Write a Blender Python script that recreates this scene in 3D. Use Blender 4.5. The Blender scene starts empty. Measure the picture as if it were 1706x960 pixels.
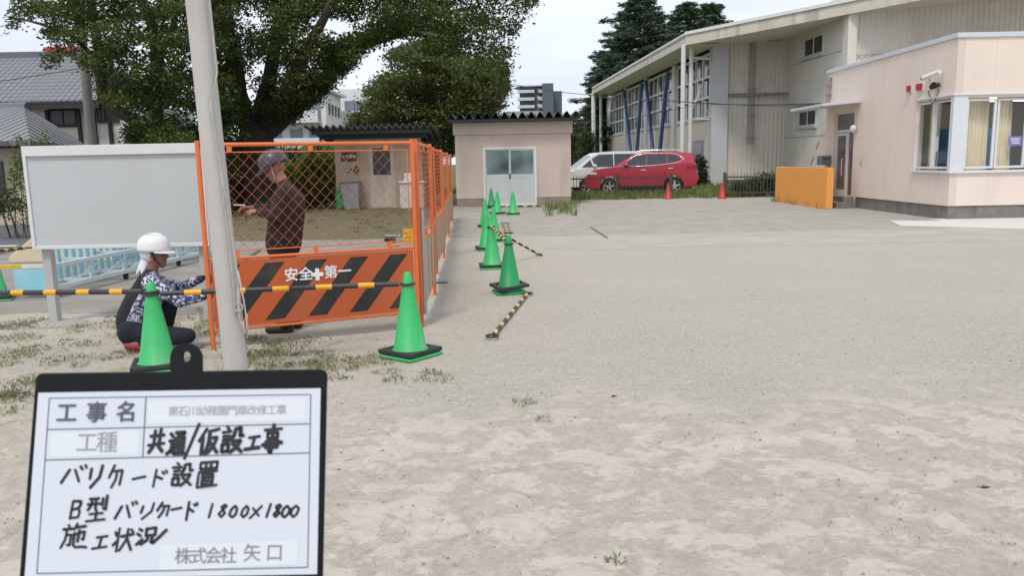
import bpy, bmesh, math, random
import numpy as np
from mathutils import Vector, Matrix
R = math.radians
rng = np.random.default_rng(7)
random.seed(5)
C = bpy.context.scene.collection
sc = bpy.context.scene

# ------------------------------------------------------------------ camera
FPX, EYE = 1328.0, 1.57
pitch, roll = math.atan(210 / FPX), 0.02
Fv = Vector((0, math.cos(pitch), -math.sin(pitch)))
R0 = Vector((1, 0, 0)); U0 = Vector((0, math.sin(pitch), math.cos(pitch)))
Rv = R0 * math.cos(roll) - U0 * math.sin(roll)
Uv = U0 * math.cos(roll) + R0 * math.sin(roll)
O = Vector((0, 0, EYE))
cd = bpy.data.cameras.new('camera'); cam = bpy.data.objects.new('camera', cd); C.objects.link(cam)
m = Matrix((Rv, Uv, -Fv)).transposed().to_4x4(); m.translation = O
cam.matrix_world = m
cd.sensor_width = 36; cd.lens = 36 * FPX / 1706; cd.clip_end = 2000; cd.clip_start = 0.05
cd.dof.use_dof = True; cd.dof.focus_distance = 9.0; cd.dof.aperture_fstop = 7.5
sc.camera = cam

# ------------------------------------------------------------------ sky, sun, exposure
SUN_EL, SUN_AZ = R(58), R(200)
w = bpy.data.worlds.new('World'); sc.world = w; w.use_nodes = True
nt = w.node_tree; N = nt.nodes; L = nt.links
bg = N['Background']
sky = N.new('ShaderNodeTexSky'); sky.sky_type = 'NISHITA'; sky.sun_disc = False
sky.sun_elevation = SUN_EL; sky.sun_rotation = SUN_AZ; sky.dust_density = 3
tc = N.new('ShaderNodeTexCoord'); mp = N.new('ShaderNodeMapping'); mp.inputs['Scale'].default_value = (1, 1, 3)
L.new(tc.outputs['Generated'], mp.inputs[0])
nz = N.new('ShaderNodeTexNoise'); nz.inputs['Scale'].default_value = 2.6; nz.inputs['Detail'].default_value = 7
L.new(mp.outputs[0], nz.inputs[0])
rp = N.new('ShaderNodeValToRGB'); rp.color_ramp.elements[0].position = .3; rp.color_ramp.elements[1].position = .7
rp.color_ramp.elements[0].color = (6.2, 6.75, 7.8, 1); rp.color_ramp.elements[1].color = (8.6, 8.95, 9.6, 1)
L.new(nz.outputs[0], rp.inputs[0])
mx = N.new('ShaderNodeMix'); mx.data_type = 'RGBA'; mx.inputs[0].default_value = .93
L.new(sky.outputs[0], mx.inputs[6]); L.new(rp.outputs[0], mx.inputs[7])
L.new(mx.outputs[2], bg.inputs['Color']); bg.inputs['Strength'].default_value = 0.095
sd = bpy.data.lights.new('sun', 'SUN'); sd.energy = 1.5; sd.angle = R(12); sd.color = (1, .95, .87)
so = bpy.data.objects.new('sun', sd); C.objects.link(so)
sdir = Vector((math.sin(SUN_AZ) * math.cos(SUN_EL), math.cos(SUN_AZ) * math.cos(SUN_EL), math.sin(SUN_EL)))
so.rotation_euler = sdir.to_track_quat('Z', 'Y').to_euler(); so.location = (0, 0, 60)
sc.view_settings.view_transform = 'Standard'; sc.view_settings.look = 'None'
sc.view_settings.exposure = 0.45; sc.view_settings.gamma = 1
sc.render.engine = 'CYCLES'
sc.cycles.max_bounces = 6; sc.cycles.transparent_max_bounces = 12
sc.cycles.use_denoising = True

# ------------------------------------------------------------------ measuring: photograph pixels to metres
def ray(x, y): return Fv + Rv * ((x - 853) / FPX) - Uv * ((y - 480) / FPX)
def gnd(x, y, z=0.0):
    d = ray(x, y); return O + d * ((z - EYE) / d.z)
def at(x, y, Y):
    d = ray(x, y); return O + d * (Y / d.y)
def atx(x, y, X):
    d = ray(x, y); return O + d * (X / d.x)

# ------------------------------------------------------------------ materials
MATS = {}
def mat(name, col, rough=.7, var=.12, scale=6, bump=0.0, bscale=40, metal=0.0, col2=None, spec=.5, coat=0.0, stretch=(1, 1, 1), detail=6, dirt=None):
    """Principled with two-scale noise variation of the base colour and an optional bump."""
    if name in MATS: return MATS[name]
    mt = bpy.data.materials.new(name); mt.use_nodes = True; MATS[name] = mt
    n = mt.node_tree.nodes; l = mt.node_tree.links; b = n['Principled BSDF']
    b.inputs['Roughness'].default_value = rough; b.inputs['Metallic'].default_value = metal
    b.inputs['Specular IOR Level'].default_value = spec; b.inputs['Coat Weight'].default_value = coat
    t = n.new('ShaderNodeTexCoord'); mpp = n.new('ShaderNodeMapping'); mpp.inputs['Scale'].default_value = stretch
    l.new(t.outputs['Object'], mpp.inputs[0])
    z = n.new('ShaderNodeTexNoise'); z.inputs['Scale'].default_value = scale; z.inputs['Detail'].default_value = detail
    z.inputs['Roughness'].default_value = .65
    l.new(mpp.outputs[0], z.inputs[0])
    r = n.new('ShaderNodeValToRGB'); r.color_ramp.elements[0].position = .3; r.color_ramp.elements[1].position = .7
    c2 = col2 or tuple(c * (1 - var) for c in col)
    c1 = col if col2 else tuple(min(1, c * (1 + var * .6)) for c in col)
    r.color_ramp.elements[0].color = (*c2, 1); r.color_ramp.elements[1].color = (*c1, 1)
    l.new(z.outputs[0], r.inputs[0]); out = r.outputs[0]
    if dirt:
        z2 = n.new('ShaderNodeTexNoise'); z2.inputs['Scale'].default_value = dirt[1]; z2.inputs['Detail'].default_value = 8
        mp2 = n.new('ShaderNodeMapping'); mp2.inputs['Scale'].default_value = dirt[3] if len(dirt) > 3 else (1, 1, .25)
        l.new(t.outputs['Object'], mp2.inputs[0]); l.new(mp2.outputs[0], z2.inputs[0])
        r2 = n.new('ShaderNodeValToRGB'); r2.color_ramp.elements[0].position = .52; r2.color_ramp.elements[1].position = .75
        r2.color_ramp.elements[0].color = (0, 0, 0, 1); r2.color_ramp.elements[1].color = (dirt[2],) * 3 + (1,)
        l.new(z2.outputs[0], r2.inputs[0])
        mm = n.new('ShaderNodeMix'); mm.data_type = 'RGBA'
        l.new(r2.outputs[0], mm.inputs[0]); l.new(out, mm.inputs[6]); mm.inputs[7].default_value = (*dirt[0], 1)
        out = mm.outputs[2]
    l.new(out, b.inputs['Base Color'])
    if bump:
        z3 = n.new('ShaderNodeTexNoise'); z3.inputs['Scale'].default_value = bscale; z3.inputs['Detail'].default_value = 4
        l.new(mpp.outputs[0], z3.inputs[0])
        bp = n.new('ShaderNodeBump'); bp.inputs['Strength'].default_value = bump; bp.inputs['Distance'].default_value = .02
        l.new(z3.outputs[0], bp.inputs['Height']); l.new(bp.outputs[0], b.inputs['Normal'])
    return mt

def panel_mat(name, col, axis, pitch_, seam=.55, rough=.75, width=.012, **k):
    """Painted wall cladding with vertical joints every pitch_ metres along the axis (0 = x, 1 = y, 2 = z, 3 = blockwork)."""
    mt = mat(name, col, rough, **k)
    n = mt.node_tree.nodes; l = mt.node_tree.links; b = n['Principled BSDF']
    src = b.inputs['Base Color'].links[0].from_socket
    t = n.new('ShaderNodeTexCoord'); s = n.new('ShaderNodeSeparateXYZ'); l.new(t.outputs['Object'], s.inputs[0])
    def band(out, p, wd):
        a = n.new('ShaderNodeMath'); a.operation = 'PINGPONG'; l.new(out, a.inputs[0]); a.inputs[1].default_value = p / 2
        c = n.new('ShaderNodeMath'); c.operation = 'LESS_THAN'; l.new(a.outputs[0], c.inputs[0]); c.inputs[1].default_value = wd / 2
        return c.outputs[0]
    f = band(s.outputs[axis if axis < 3 else 0], pitch_, width)
    if axis >= 3:
        g = band(s.outputs[2 if axis == 3 else 1], .2 if axis == 3 else pitch_, width * (1 if axis == 3 else 1.6))
        a = n.new('ShaderNodeMath'); a.operation = 'MAXIMUM'; l.new(f, a.inputs[0]); l.new(g, a.inputs[1]); f = a.outputs[0]
    mm = n.new('ShaderNodeMix'); mm.data_type = 'RGBA'; l.new(f, mm.inputs[0]); l.new(src, mm.inputs[6])
    mm.inputs[7].default_value = (*[c * seam for c in col], 1); l.new(mm.outputs[2], b.inputs['Base Color'])
    return mt

def glass(name, tint=(.9, .95, .95), mixf=.75):
    if name in MATS: return MATS[name]
    mt = bpy.data.materials.new(name); mt.use_nodes = True; MATS[name] = mt
    n = mt.node_tree.nodes; l = mt.node_tree.links; n.remove(n['Principled BSDF'])
    tr = n.new('ShaderNodeBsdfTransparent'); tr.inputs[0].default_value = (*tint, 1)
    gl = n.new('ShaderNodeBsdfGlossy'); gl.inputs['Roughness'].default_value = .03
    fr = n.new('ShaderNodeLayerWeight'); fr.inputs[0].default_value = .5; pw = n.new('ShaderNodeMath'); pw.operation = 'POWER'; l.new(fr.outputs['Facing'], pw.inputs[0]); pw.inputs[1].default_value = 4
    ad = n.new('ShaderNodeMath'); ad.operation = 'MULTIPLY_ADD'; l.new(pw.outputs[0], ad.inputs[0]); ad.inputs[1].default_value = .8; ad.inputs[2].default_value = .05
    ms = n.new('ShaderNodeMixShader'); l.new(ad.outputs[0], ms.inputs[0]); l.new(tr.outputs[0], ms.inputs[1]); l.new(gl.outputs[0], ms.inputs[2])
    l.new(ms.outputs[0], n['Material Output'].inputs[0])
    return mt

def leaf_mat(name, cols, trans=.3, rough=.55):
    if name in MATS: return MATS[name]
    mt = bpy.data.materials.new(name); mt.use_nodes = True; MATS[name] = mt
    n = mt.node_tree.nodes; l = mt.node_tree.links; b = n['Principled BSDF']
    g = n.new('ShaderNodeNewGeometry'); r = n.new('ShaderNodeValToRGB')
    e = r.color_ramp.elements
    e[0].color = (*cols[0], 1); e[1].color = (*cols[-1], 1)
    for i, c in enumerate(cols[1:-1]):
        q = e.new((i + 1) / (len(cols) - 1)); q.color = (*c, 1)
    t = n.new('ShaderNodeTexCoord'); z = n.new('ShaderNodeTexNoise'); z.inputs['Scale'].default_value = .8; z.inputs['Detail'].default_value = 3
    l.new(t.outputs['Object'], z.inputs[0])
    a = n.new('ShaderNodeMath'); a.operation = 'MULTIPLY_ADD'; l.new(g.outputs['Random Per Island'], a.inputs[0]); a.inputs[1].default_value = .55
    sb = n.new('ShaderNodeMath'); sb.operation = 'MULTIPLY_ADD'; l.new(z.outputs[0], sb.inputs[0]); sb.inputs[1].default_value = 1.3; sb.inputs[2].default_value = -.42
    l.new(sb.outputs[0], a.inputs[2]); l.new(a.outputs[0], r.inputs[0])
    l.new(r.outputs[0], b.inputs['Base Color']); b.inputs['Roughness'].default_value = rough; b.inputs['Specular IOR Level'].default_value = .3
    tl = n.new('ShaderNodeBsdfTranslucent'); l.new(r.outputs[0], tl.inputs[0])
    ms = n.new('ShaderNodeMixShader'); ms.inputs[0].default_value = trans
    l.new(b.outputs[0], ms.inputs[1]); l.new(tl.outputs[0], ms.inputs[2]); l.new(ms.outputs[0], n['Material Output'].inputs[0])
    return mt

# ------------------------------------------------------------------ mesh builder
class MB:
    def __init__(s): s.v = []; s.f = []
    def add(s, vs, fs):
        o = len(s.v); s.v += [tuple(v) for v in vs]; s.f += [tuple(i + o for i in f) for f in fs]; return s
    def box(s, a, b, M=None):
        x0, y0, z0 = a; x1, y1, z1 = b
        vs = [Vector(p) for p in ((x0, y0, z0), (x1, y0, z0), (x1, y1, z0), (x0, y1, z0), (x0, y0, z1), (x1, y0, z1), (x1, y1, z1), (x0, y1, z1))]
        if M: vs = [M @ p for p in vs]
        return s.add(vs, [(3, 2, 1, 0), (4, 5, 6, 7), (0, 1, 5, 4), (1, 2, 6, 5), (2, 3, 7, 6), (3, 0, 4, 7)])
    def tube(s, pts, r, n=8, cap=True):
        pts = [Vector(p) for p in pts]; k = len(pts)
        rs = r if isinstance(r, (list, tuple)) else [r] * k
        up = None; rings = []
        for i, p in enumerate(pts):
            d = (pts[min(i + 1, k - 1)] - pts[max(i - 1, 0)]).normalized()
            if up is None: up = Vector((0, 0, 1)) if abs(d.z) < .95 else Vector((1, 0, 0))
            a = (up - d * up.dot(d)).normalized(); b = d.cross(a); up = a
            rings.append([p + (a * math.cos(t) + b * math.sin(t)) * rs[i] for t in [2 * math.pi * j / n for j in range(n)]])
        vs = [v for g in rings for v in g]; fs = []
        for i in range(k - 1):
            for j in range(n):
                fs.append((i * n + j, i * n + (j + 1) % n, (i + 1) * n + (j + 1) % n, (i + 1) * n + j))
        if cap: fs += [tuple(range(n))[::-1], tuple(range((k - 1) * n, k * n))]
        return s.add(vs, fs)
    def lathe(s, prof, n=24, M=None, cap=True):
        vs = []; fs = []
        for (r, z) in prof:
            for j in range(n):
                t = 2 * math.pi * j / n; vs.append(Vector((r * math.cos(t), r * math.sin(t), z)))
        for i in range(len(prof) - 1):
            for j in range(n): fs.append((i * n + j, i * n + (j + 1) % n, (i + 1) * n + (j + 1) % n, (i + 1) * n + j))
        if cap: fs += [tuple(range(n))[::-1], tuple(range((len(prof) - 1) * n, len(prof) * n))]
        if M: vs = [M @ v for v in vs]
        return s.add(vs, fs)
    def ell(s, c, r, n=12, k=8, M=None):
        vs = []; fs = []
        for i in range(k + 1):
            p = math.pi * i / k
            for j in range(n):
                t = 2 * math.pi * j / n
                v = Vector((r[0] * math.sin(p) * math.cos(t), r[1] * math.sin(p) * math.sin(t), -r[2] * math.cos(p)))
                vs.append((M @ v if M else v) + Vector(c))
        for i in range(k):
            for j in range(n): fs.append((i * n + j, i * n + (j + 1) % n, (i + 1) * n + (j + 1) % n, (i + 1) * n + j))
        return s.add(vs, fs)
    def prism(s, poly, ax, a, b):
        """poly of (u, v) extruded from a to b along axis ax ('x': u=y v=z, 'y': u=x v=z, 'z': u=x v=y)."""
        def q(u, v, t): return {'x': (t, u, v), 'y': (u, t, v), 'z': (u, v, t)}[ax]
        n = len(poly); vs = [q(u, v, a) for u, v in poly] + [q(u, v, b) for u, v in poly]
        return s.add(vs, [tuple(range(n)), tuple(range(2 * n - 1, n - 1, -1))] + [(i, i + n, (i + 1) % n + n, (i + 1) % n) for i in range(n)])
    def quad(s, *p): return s.add(p, [tuple(range(len(p)))])
    def build(s, name, m_, parent=None, smooth=None, bevel=0, local=False):
        me = bpy.data.meshes.new(name)
        off = Vector((0, 0, 0)) if (parent is None or local) else ORIG.get(parent.name, Vector((0, 0, 0)))
        me.from_pydata([tuple(Vector(v) - off) for v in s.v], [], s.f)
        bm = bmesh.new(); bm.from_mesh(me); bmesh.ops.recalc_face_normals(bm, faces=bm.faces[:]); bm.to_mesh(me); bm.free()
        return link(name, me, m_, parent, smooth, bevel)
ORIG = {}
def link(name, me, m_, parent=None, smooth=None, bevel=0):
    if m_: me.materials.append(m_)
    if smooth:
        me.polygons.foreach_set('use_smooth', [True] * len(me.polygons))
        if smooth < 180: me.set_sharp_from_angle(angle=R(smooth))
    o = bpy.data.objects.new(name, me); C.objects.link(o)
    if parent:
        o.parent = parent
        ORIG[o.name] = ORIG.get(parent.name, Vector((0, 0, 0))).copy()
    if bevel:
        b = o.modifiers.new('bevel', 'BEVEL'); b.width = bevel; b.segments = 2; b.limit_method = 'ANGLE'; b.angle_limit = R(40)
    return o
def tag(o, label=None, cat=None, group=None, kind=None):
    if label: o['label'] = label
    if cat: o['category'] = cat
    if group: o['group'] = group
    if kind: o['kind'] = kind
    return o
def thing(name, label, cat, loc=(0, 0, 0), rz=0, group=None):
    o = bpy.data.objects.new(name, None); C.objects.link(o); o.empty_display_size = .2
    o.location = loc; o.rotation_euler = (0, 0, rz); ORIG[o.name] = Vector(loc)
    return tag(o, label, cat, group)
def solo(mb, name, m_, label, cat, group=None, **k): return tag(mb.build(name, m_, **k), label, cat, group)
def dup(o, label=None, loc=None, rz=None, group=None, parent=None):
    c = o.copy(); C.objects.link(c)
    if parent: c.parent = parent
    for ch in list(o.children): dup(ch, parent=c)
    if label: c['label'] = label
    if group: c['group'] = group
    if loc is not None: c.location = loc
    if rz is not None: c.rotation_euler = (0, 0, rz)
    return c
def rotz(a): return Matrix.Rotation(a, 4, 'Z')
def textmesh(body, size, m_, M, name, parent, ext=.0008, off=0.0, shear=0.0, align='CENTER', bold=0.0):
    """Lettering as a thin solid mesh; M places its x-right y-up plane."""
    cu = bpy.data.curves.new(name, 'FONT'); cu.body = body; cu.size = size; cu.extrude = ext; cu.offset = off; cu.shear = shear
    cu.align_x = align; cu.align_y = 'CENTER'; cu.resolution_u = 3
    o = bpy.data.objects.new(name, cu); C.objects.link(o)
    dg = bpy.context.evaluated_depsgraph_get(); me = bpy.data.meshes.new_from_object(o.evaluated_get(dg))
    bpy.data.objects.remove(o); me.materials.clear()
    if bold:
        bm = bmesh.new(); src = me.copy()
        for i, (dx, dy) in enumerate(((0, 0), (bold, 0), (-bold, 0), (0, bold), (0, -bold))):
            t_ = src.copy(); t_.transform(Matrix.Translation((dx, dy, i * .00008))); bm.from_mesh(t_); bpy.data.meshes.remove(t_)
        bm.to_mesh(me); bm.free()
    off_ = ORIG.get(parent.name, Vector((0, 0, 0))) if parent else Vector((0, 0, 0))
    me.transform(Matrix.Translation(-off_) @ M)
    return link(name, me, m_, parent)
def basis(o, ex, ey):
    ex = Vector(ex).normalized(); ey = Vector(ey).normalized(); ez = ex.cross(ey)
    M = Matrix((ex, ey, ez)).transposed().to_4x4(); M.translation = Vector(o); return M
def clip(poly, x0, x1, y0, y1):
    def cut(ps, ax, lim, sign):
        out = []
        for i in range(len(ps)):
            a, b = ps[i], ps[(i + 1) % len(ps)]
            ia, ib = sign * (a[ax] - lim) <= 0, sign * (b[ax] - lim) <= 0
            if ia: out.append(a)
            if ia != ib:
                t = (lim - a[ax]) / (b[ax] - a[ax]); out.append((a[0] + (b[0] - a[0]) * t, a[1] + (b[1] - a[1]) * t))
        return out
    for ax, lim, sg in ((0, x0, -1), (0, x1, 1), (1, y0, -1), (1, y1, 1)):
        if poly: poly = cut(poly, ax, lim, sg)
    return poly

# ------------------------------------------------------------------ foliage
def leaf_mesh(name, pos, size, m_, parent=None, flat=.35, aspect=.5, axis=None):
    """One mesh of small leaf-shaped faces at the given positions."""
    n = len(pos); off = np.array(ORIG.get(parent.name, Vector((0, 0, 0)))) if parent else np.zeros(3)
    d = rng.normal(size=(n, 3)) if axis is None else axis + rng.normal(size=(n, 3)) * .35
    d[:, 2] *= .6; d /= np.linalg.norm(d, axis=1)[:, None]
    u = rng.normal(size=(n, 3)); u[:, 2] += flat * 3
    s_ = np.cross(d, u); s_ /= np.linalg.norm(s_, axis=1)[:, None]
    ln = size * rng.uniform(.65, 1.3, n)[:, None]
    p = pos - off
    v = np.empty((n, 4, 3)); v[:, 0] = p - d * ln * .5; v[:, 1] = p + s_ * ln * aspect * .5; v[:, 2] = p + d * ln * .5; v[:, 3] = p - s_ * ln * aspect * .5
    me = bpy.data.meshes.new(name); me.vertices.add(4 * n); me.vertices.foreach_set('co', v.ravel())
    me.loops.add(4 * n); me.loops.foreach_set('vertex_index', np.arange(4 * n, dtype=np.int32))
    me.polygons.add(n); me.polygons.foreach_set('loop_start', np.arange(n, dtype=np.int32) * 4)
    me.update(calc_edges=True); me.validate()
    return link(name, me, m_, parent)
def clumps(centres, rad, per):
    c = np.repeat(np.asarray(centres), per, axis=0); n = len(c)
    d = rng.normal(size=(n, 3)); d /= np.linalg.norm(d, axis=1)[:, None]
    return c + d * (rng.uniform(0, 1, n) ** .45)[:, None] * np.asarray(rad)
def in_poly(x, y, poly):
    r = False; j = len(poly) - 1
    for i in range(len(poly)):
        xi, yi = poly[i]; xj, yj = poly[j]
        if (yi > y) != (yj > y) and x < (xj - xi) * (y - yi) / (yj - yi) + xi: r = not r
        j = i
    return r
def crown_centres(poly, Y, depth, n):
    """Clump centres through a crown whose outline at distance Y was measured on the photograph; the depth swells towards its middle."""
    xs = [p[0] for p in poly]; ys = [p[1] for p in poly]; out = []
    cx, cy = (min(xs) + max(xs)) / 2, (min(ys) + max(ys)) / 2; hx, hy = (max(xs) - min(xs)) / 2, (max(ys) - min(ys)) / 2
    while len(out) < n:
        x, y = random.uniform(min(xs), max(xs)), random.uniform(min(ys), max(ys))
        if not in_poly(x, y, poly): continue
        q = max(0, 1 - .8 * (((x - cx) / hx) ** 2 + ((y - cy) / hy) ** 2) / 1.4)
        out.append(at(x, y, Y + random.uniform(-1, 1) * depth * math.sqrt(q)))
    return out
def trim(pos, poly, slack):
    """Keep leaves within the crown outline (measured at the photograph's scale), with a ragged edge of a few leaves beyond it."""
    v = pos - np.array(O); z = v @ np.array(Fv); x = 853 + FPX * (v @ np.array(Rv)) / z; y = 480 - FPX * (v @ np.array(Uv)) / z
    a = rng.uniform(0, 6.283, len(pos)); r_ = np.abs(rng.normal(0, slack, len(pos))); x = x + r_ * np.cos(a); y = y + r_ * np.sin(a)
    ins = np.zeros(len(pos), bool); j = len(poly) - 1
    for i in range(len(poly)):
        xi, yi = poly[i]; xj, yj = poly[j]
        if yi != yj: ins ^= ((yi > y) != (yj > y)) & (x < (xj - xi) * (y - yi) / (yj - yi) + xi)
        j = i
    return pos[ins | (y < -50)]
def limb(mb, pts, r0, r1, n=9):
    """A bent tapering limb with slight wander."""
    k = len(pts); P = []; rr = []
    for i in range(k - 1):
        a, b = Vector(pts[i]), Vector(pts[i + 1])
        for j in range(4):
            t = j / 4; P.append(a.lerp(b, t) + Vector((random.uniform(-1, 1), random.uniform(-1, 1), 0)) * r0 * .12); rr.append(r0 + (r1 - r0) * (i + t) / (k - 1))
    P.append(Vector(pts[-1])); rr.append(r1)
    mb.tube(P, rr, n)
def tufts(spots, n, h, spread, m_, name, lean=.5, wd=.006):
    """Grass blades: n per spot."""
    vs = []; fs = []
    for (x, y, s) in spots:
        for _ in range(int(n * s) + 1):
            a = random.uniform(0, 6.283); r = spread * s * math.sqrt(random.random()); bx, by = x + r * math.cos(a), y + r * math.sin(a)
            hh = h * random.uniform(.4, 1.15) * (.6 + .4 * s); t = random.uniform(0, 6.283); le = lean * hh * random.uniform(.2, 1.2)
            wx, wy = math.sin(t) * wd, -math.cos(t) * wd
            mx_, my_ = bx + math.cos(t) * le * .4, by + math.sin(t) * le * .4
            o = len(vs)
            vs += [(bx - wx, by - wy, 0), (bx + wx, by + wy, 0), (mx_ + wx * .8, my_ + wy * .8, hh * .6), (mx_ - wx * .8, my_ - wy * .8, hh * .6), (bx + math.cos(t) * le, by + math.sin(t) * le, hh)]
            fs += [(o, o + 1, o + 2, o + 3), (o + 3, o + 2, o + 4)]
    me = bpy.data.meshes.new(name); me.from_pydata(vs, [], fs)
    return link(name, me, m_)

# ================================================================== GROUND
def ground_material():
    mt = bpy.data.materials.new('yard_sand_and_gravel'); mt.use_nodes = True
    n = mt.node_tree.nodes; l = mt.node_tree.links; b = n['Principled BSDF']; b.inputs['Roughness'].default_value = .95; b.inputs['Specular IOR Level'].default_value = .1
    t = n.new('ShaderNodeTexCoord'); s = n.new('ShaderNodeSeparateXYZ'); l.new(t.outputs['Object'], s.inputs[0])
    def noise(sc_, det=6, st=(1, 1, 1), ro=.6, dist=0):
        mp_ = n.new('ShaderNodeMapping'); mp_.inputs['Scale'].default_value = st; l.new(t.outputs['Object'], mp_.inputs[0])
        z = n.new('ShaderNodeTexNoise'); z.inputs['Scale'].default_value = sc_; z.inputs['Detail'].default_value = det; z.inputs['Roughness'].default_value = ro; z.inputs['Distortion'].default_value = dist
        l.new(mp_.outputs[0], z.inputs[0]); return z.outputs[0]
    def ramp(src, a, b_, c0=(0, 0, 0), c1=(1, 1, 1)):
        r = n.new('ShaderNodeValToRGB'); r.color_ramp.elements[0].position = a; r.color_ramp.elements[1].position = b_
        r.color_ramp.elements[0].color = (*c0, 1); r.color_ramp.elements[1].color = (*c1, 1); l.new(src, r.inputs[0]); return r.outputs[0]
    def math_(op, a, b_=None, c=None):
        q = n.new('ShaderNodeMath'); q.operation = op
        for i, v in enumerate((a, b_, c)):
            if v is None: continue
            if isinstance(v, (int, float)): q.inputs[i].default_value = v
            else: l.new(v, q.inputs[i])
        return q.outputs[0]
    def mix(f, a, b_, mode='MIX'):
        q = n.new('ShaderNodeMix'); q.data_type = 'RGBA'; q.blend_type = mode
        for i, v in ((0, f), (6, a), (7, b_)):
            if isinstance(v, tuple): q.inputs[i].default_value = (*v, 1)
            elif isinstance(v, (int, float)): q.inputs[i].default_value = v
            else: l.new(v, q.inputs[i])
        return q.outputs[2]
    def step(v, e, wd): return math_('SMOOTHSTEP' if False else 'MULTIPLY', 1, clampd(math_('MULTIPLY_ADD', math_('SUBTRACT', v, e), 1 / wd, .5)))
    def clampd(v):
        q = n.new('ShaderNodeClamp'); l.new(v, q.inputs[0]); return q.outputs[0]
    X, Y = s.outputs[0], s.outputs[1]
    n1 = noise(.55, 5); n2 = noise(2.3, 10, (1, 1.25, 1), .72, .5); n3 = noise(16, 9, ro=.78); n4 = noise(75, 4, ro=.8); n5 = noise(6.5, 9, ro=.7, dist=.4)
    # gravel: warm grey with grains
    grav = mix(ramp(n4, .38, .64), (.315, .287, .242), (.475, .438, .374))
    n7 = noise(30, 6, (1, .8, 1), .8)
    grav = mix(ramp(n7, .40, .60), mix(.24, grav, (.24, .215, .175)), mix(.24, grav, (.68, .635, .55)))
    vo = n.new('ShaderNodeTexVoronoi'); vo.inputs['Scale'].default_value = 48; l.new(t.outputs['Object'], vo.inputs[0])
    grav = mix(ramp(vo.outputs['Color'], .78, .9), grav, (.50, .475, .43))
    grav = mix(ramp(n1, .40, .66), grav, mix(.35, grav, (.47, .43, .36)))
    # pale dry sand on darker damp crust
    crust = mix(ramp(n3, .34, .62), (.385, .347, .292), (.485, .442, .380))
    pale = mix(ramp(n3, .32, .6), (.485, .441, .384), (.575, .526, .468))
    sandf = ramp(math_('ADD', math_('ADD', n2, math_('MULTIPLY_ADD', n3, .35, -.175)), math_('MULTIPLY_ADD', n5, .55, -.275)), .47, .55)
    crust = mix(ramp(n7, .36, .62), mix(.25, crust, (.24, .215, .178)), crust)
    mid = ramp(math_('ADD', n5, math_('MULTIPLY_ADD', n3, .6, -.3)), .44, .60)
    crust = mix(math_('MULTIPLY', mid, .55), crust, pale)
    sand = mix(math_('MULTIPLY', sandf, .92), crust, pale)
    rim = math_('MULTIPLY', math_('MULTIPLY', sandf, math_('SUBTRACT', 1, sandf)), 4)
    sand = mix(math_('MULTIPLY', math_('MULTIPLY', rim, ramp(n3, .5, .6)), .7), sand, (.25, .22, .175))  # dark flecks along patch edges: shadows of small ridges painted into the colour
    sand = mix(math_('MULTIPLY', ramp(n4, .66, .72), .5), sand, (.25, .22, .18))
    sand = mix(ramp(n5, .60, .70), sand, mix(.4, sand, (.29, .265, .22)))
    # where the sand lies: the near ground, and the left side as far as the walk
    e1 = math_('MULTIPLY_ADD', n1, 3.4, 3.2)
    e1 = math_('ADD', e1, math_('MULTIPLY_ADD', n5, 1.6, -.8))
    near = clampd(math_('MULTIPLY_ADD', math_('SUBTRACT', e1, Y), 1.1, .5))
    left = clampd(math_('MULTIPLY_ADD', math_('SUBTRACT', math_('MULTIPLY_ADD', n1, 1.4, -1.55), X), 1.3, .5))
    left = math_('MULTIPLY', left, clampd(math_('SUBTRACT', 9.6, Y)))
    col = mix(math_('MAXIMUM', near, math_('MULTIPLY', left, .75)), grav, sand)
    # yellowish weedy earth on the left
    weed = math_('MULTIPLY', math_('MULTIPLY', ramp(n2, .46, .6), ramp(n5, .42, .6)), math_('MULTIPLY', clampd(math_('MULTIPLY_ADD', X, -.9, -.6)), clampd(math_('SUBTRACT', Y, 3.2))))
    col = mix(math_('MULTIPLY', weed, .7), col, mix(n4, (.15, .14, .065), (.30, .26, .15)))
    # old asphalt and dust behind the walk
    old = mix(ramp(noise(2.2, 8, (1, .45, 1), .7), .36, .66), (.315, .295, .26), (.42, .395, .347))
    old = mix(ramp(n4, .3, .7), mix(.2, old, (.2, .2, .19)), old)
    col = mix(math_('MULTIPLY', clampd(math_('MULTIPLY_ADD', math_('SUBTRACT', Y, 16.6), 2, 0)), .85), col, old)
    # worn turf behind the barricades
    turf = mix(ramp(n5, .35, .66), (.085, .088, .04), (.225, .20, .145))
    tf = math_('MULTIPLY', clampd(math_('MULTIPLY_ADD', math_('SUBTRACT', -1.95, X), 2, 0)), clampd(math_('MULTIPLY_ADD', math_('SUBTRACT', Y, 16.4), 1.3, 0)))
    col = mix(tf, col, turf)
    far = clampd(math_('SUBTRACT', Y, 33.2))
    col = mix(far, col, mix(ramp(n5, .4, .6), (.06, .085, .025), (.2, .19, .1)))
    l.new(col, b.inputs['Base Color'])
    n6 = noise(5.0, 3, (1, 1.3, 1), .5, .8)
    hgt = math_('ADD', math_('MULTIPLY', n5, 1.0), math_('ADD', math_('MULTIPLY', n3, .6), math_('ADD', math_('MULTIPLY', n4, .16), math_('MULTIPLY', n6, .9))))
    bp = n.new('ShaderNodeBump'); bp.inputs['Strength'].default_value = .65; bp.inputs['Distance'].default_value = .04
    l.new(hgt, bp.inputs['Height']); l.new(bp.outputs[0], b.inputs['Normal'])
    return mt
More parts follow.
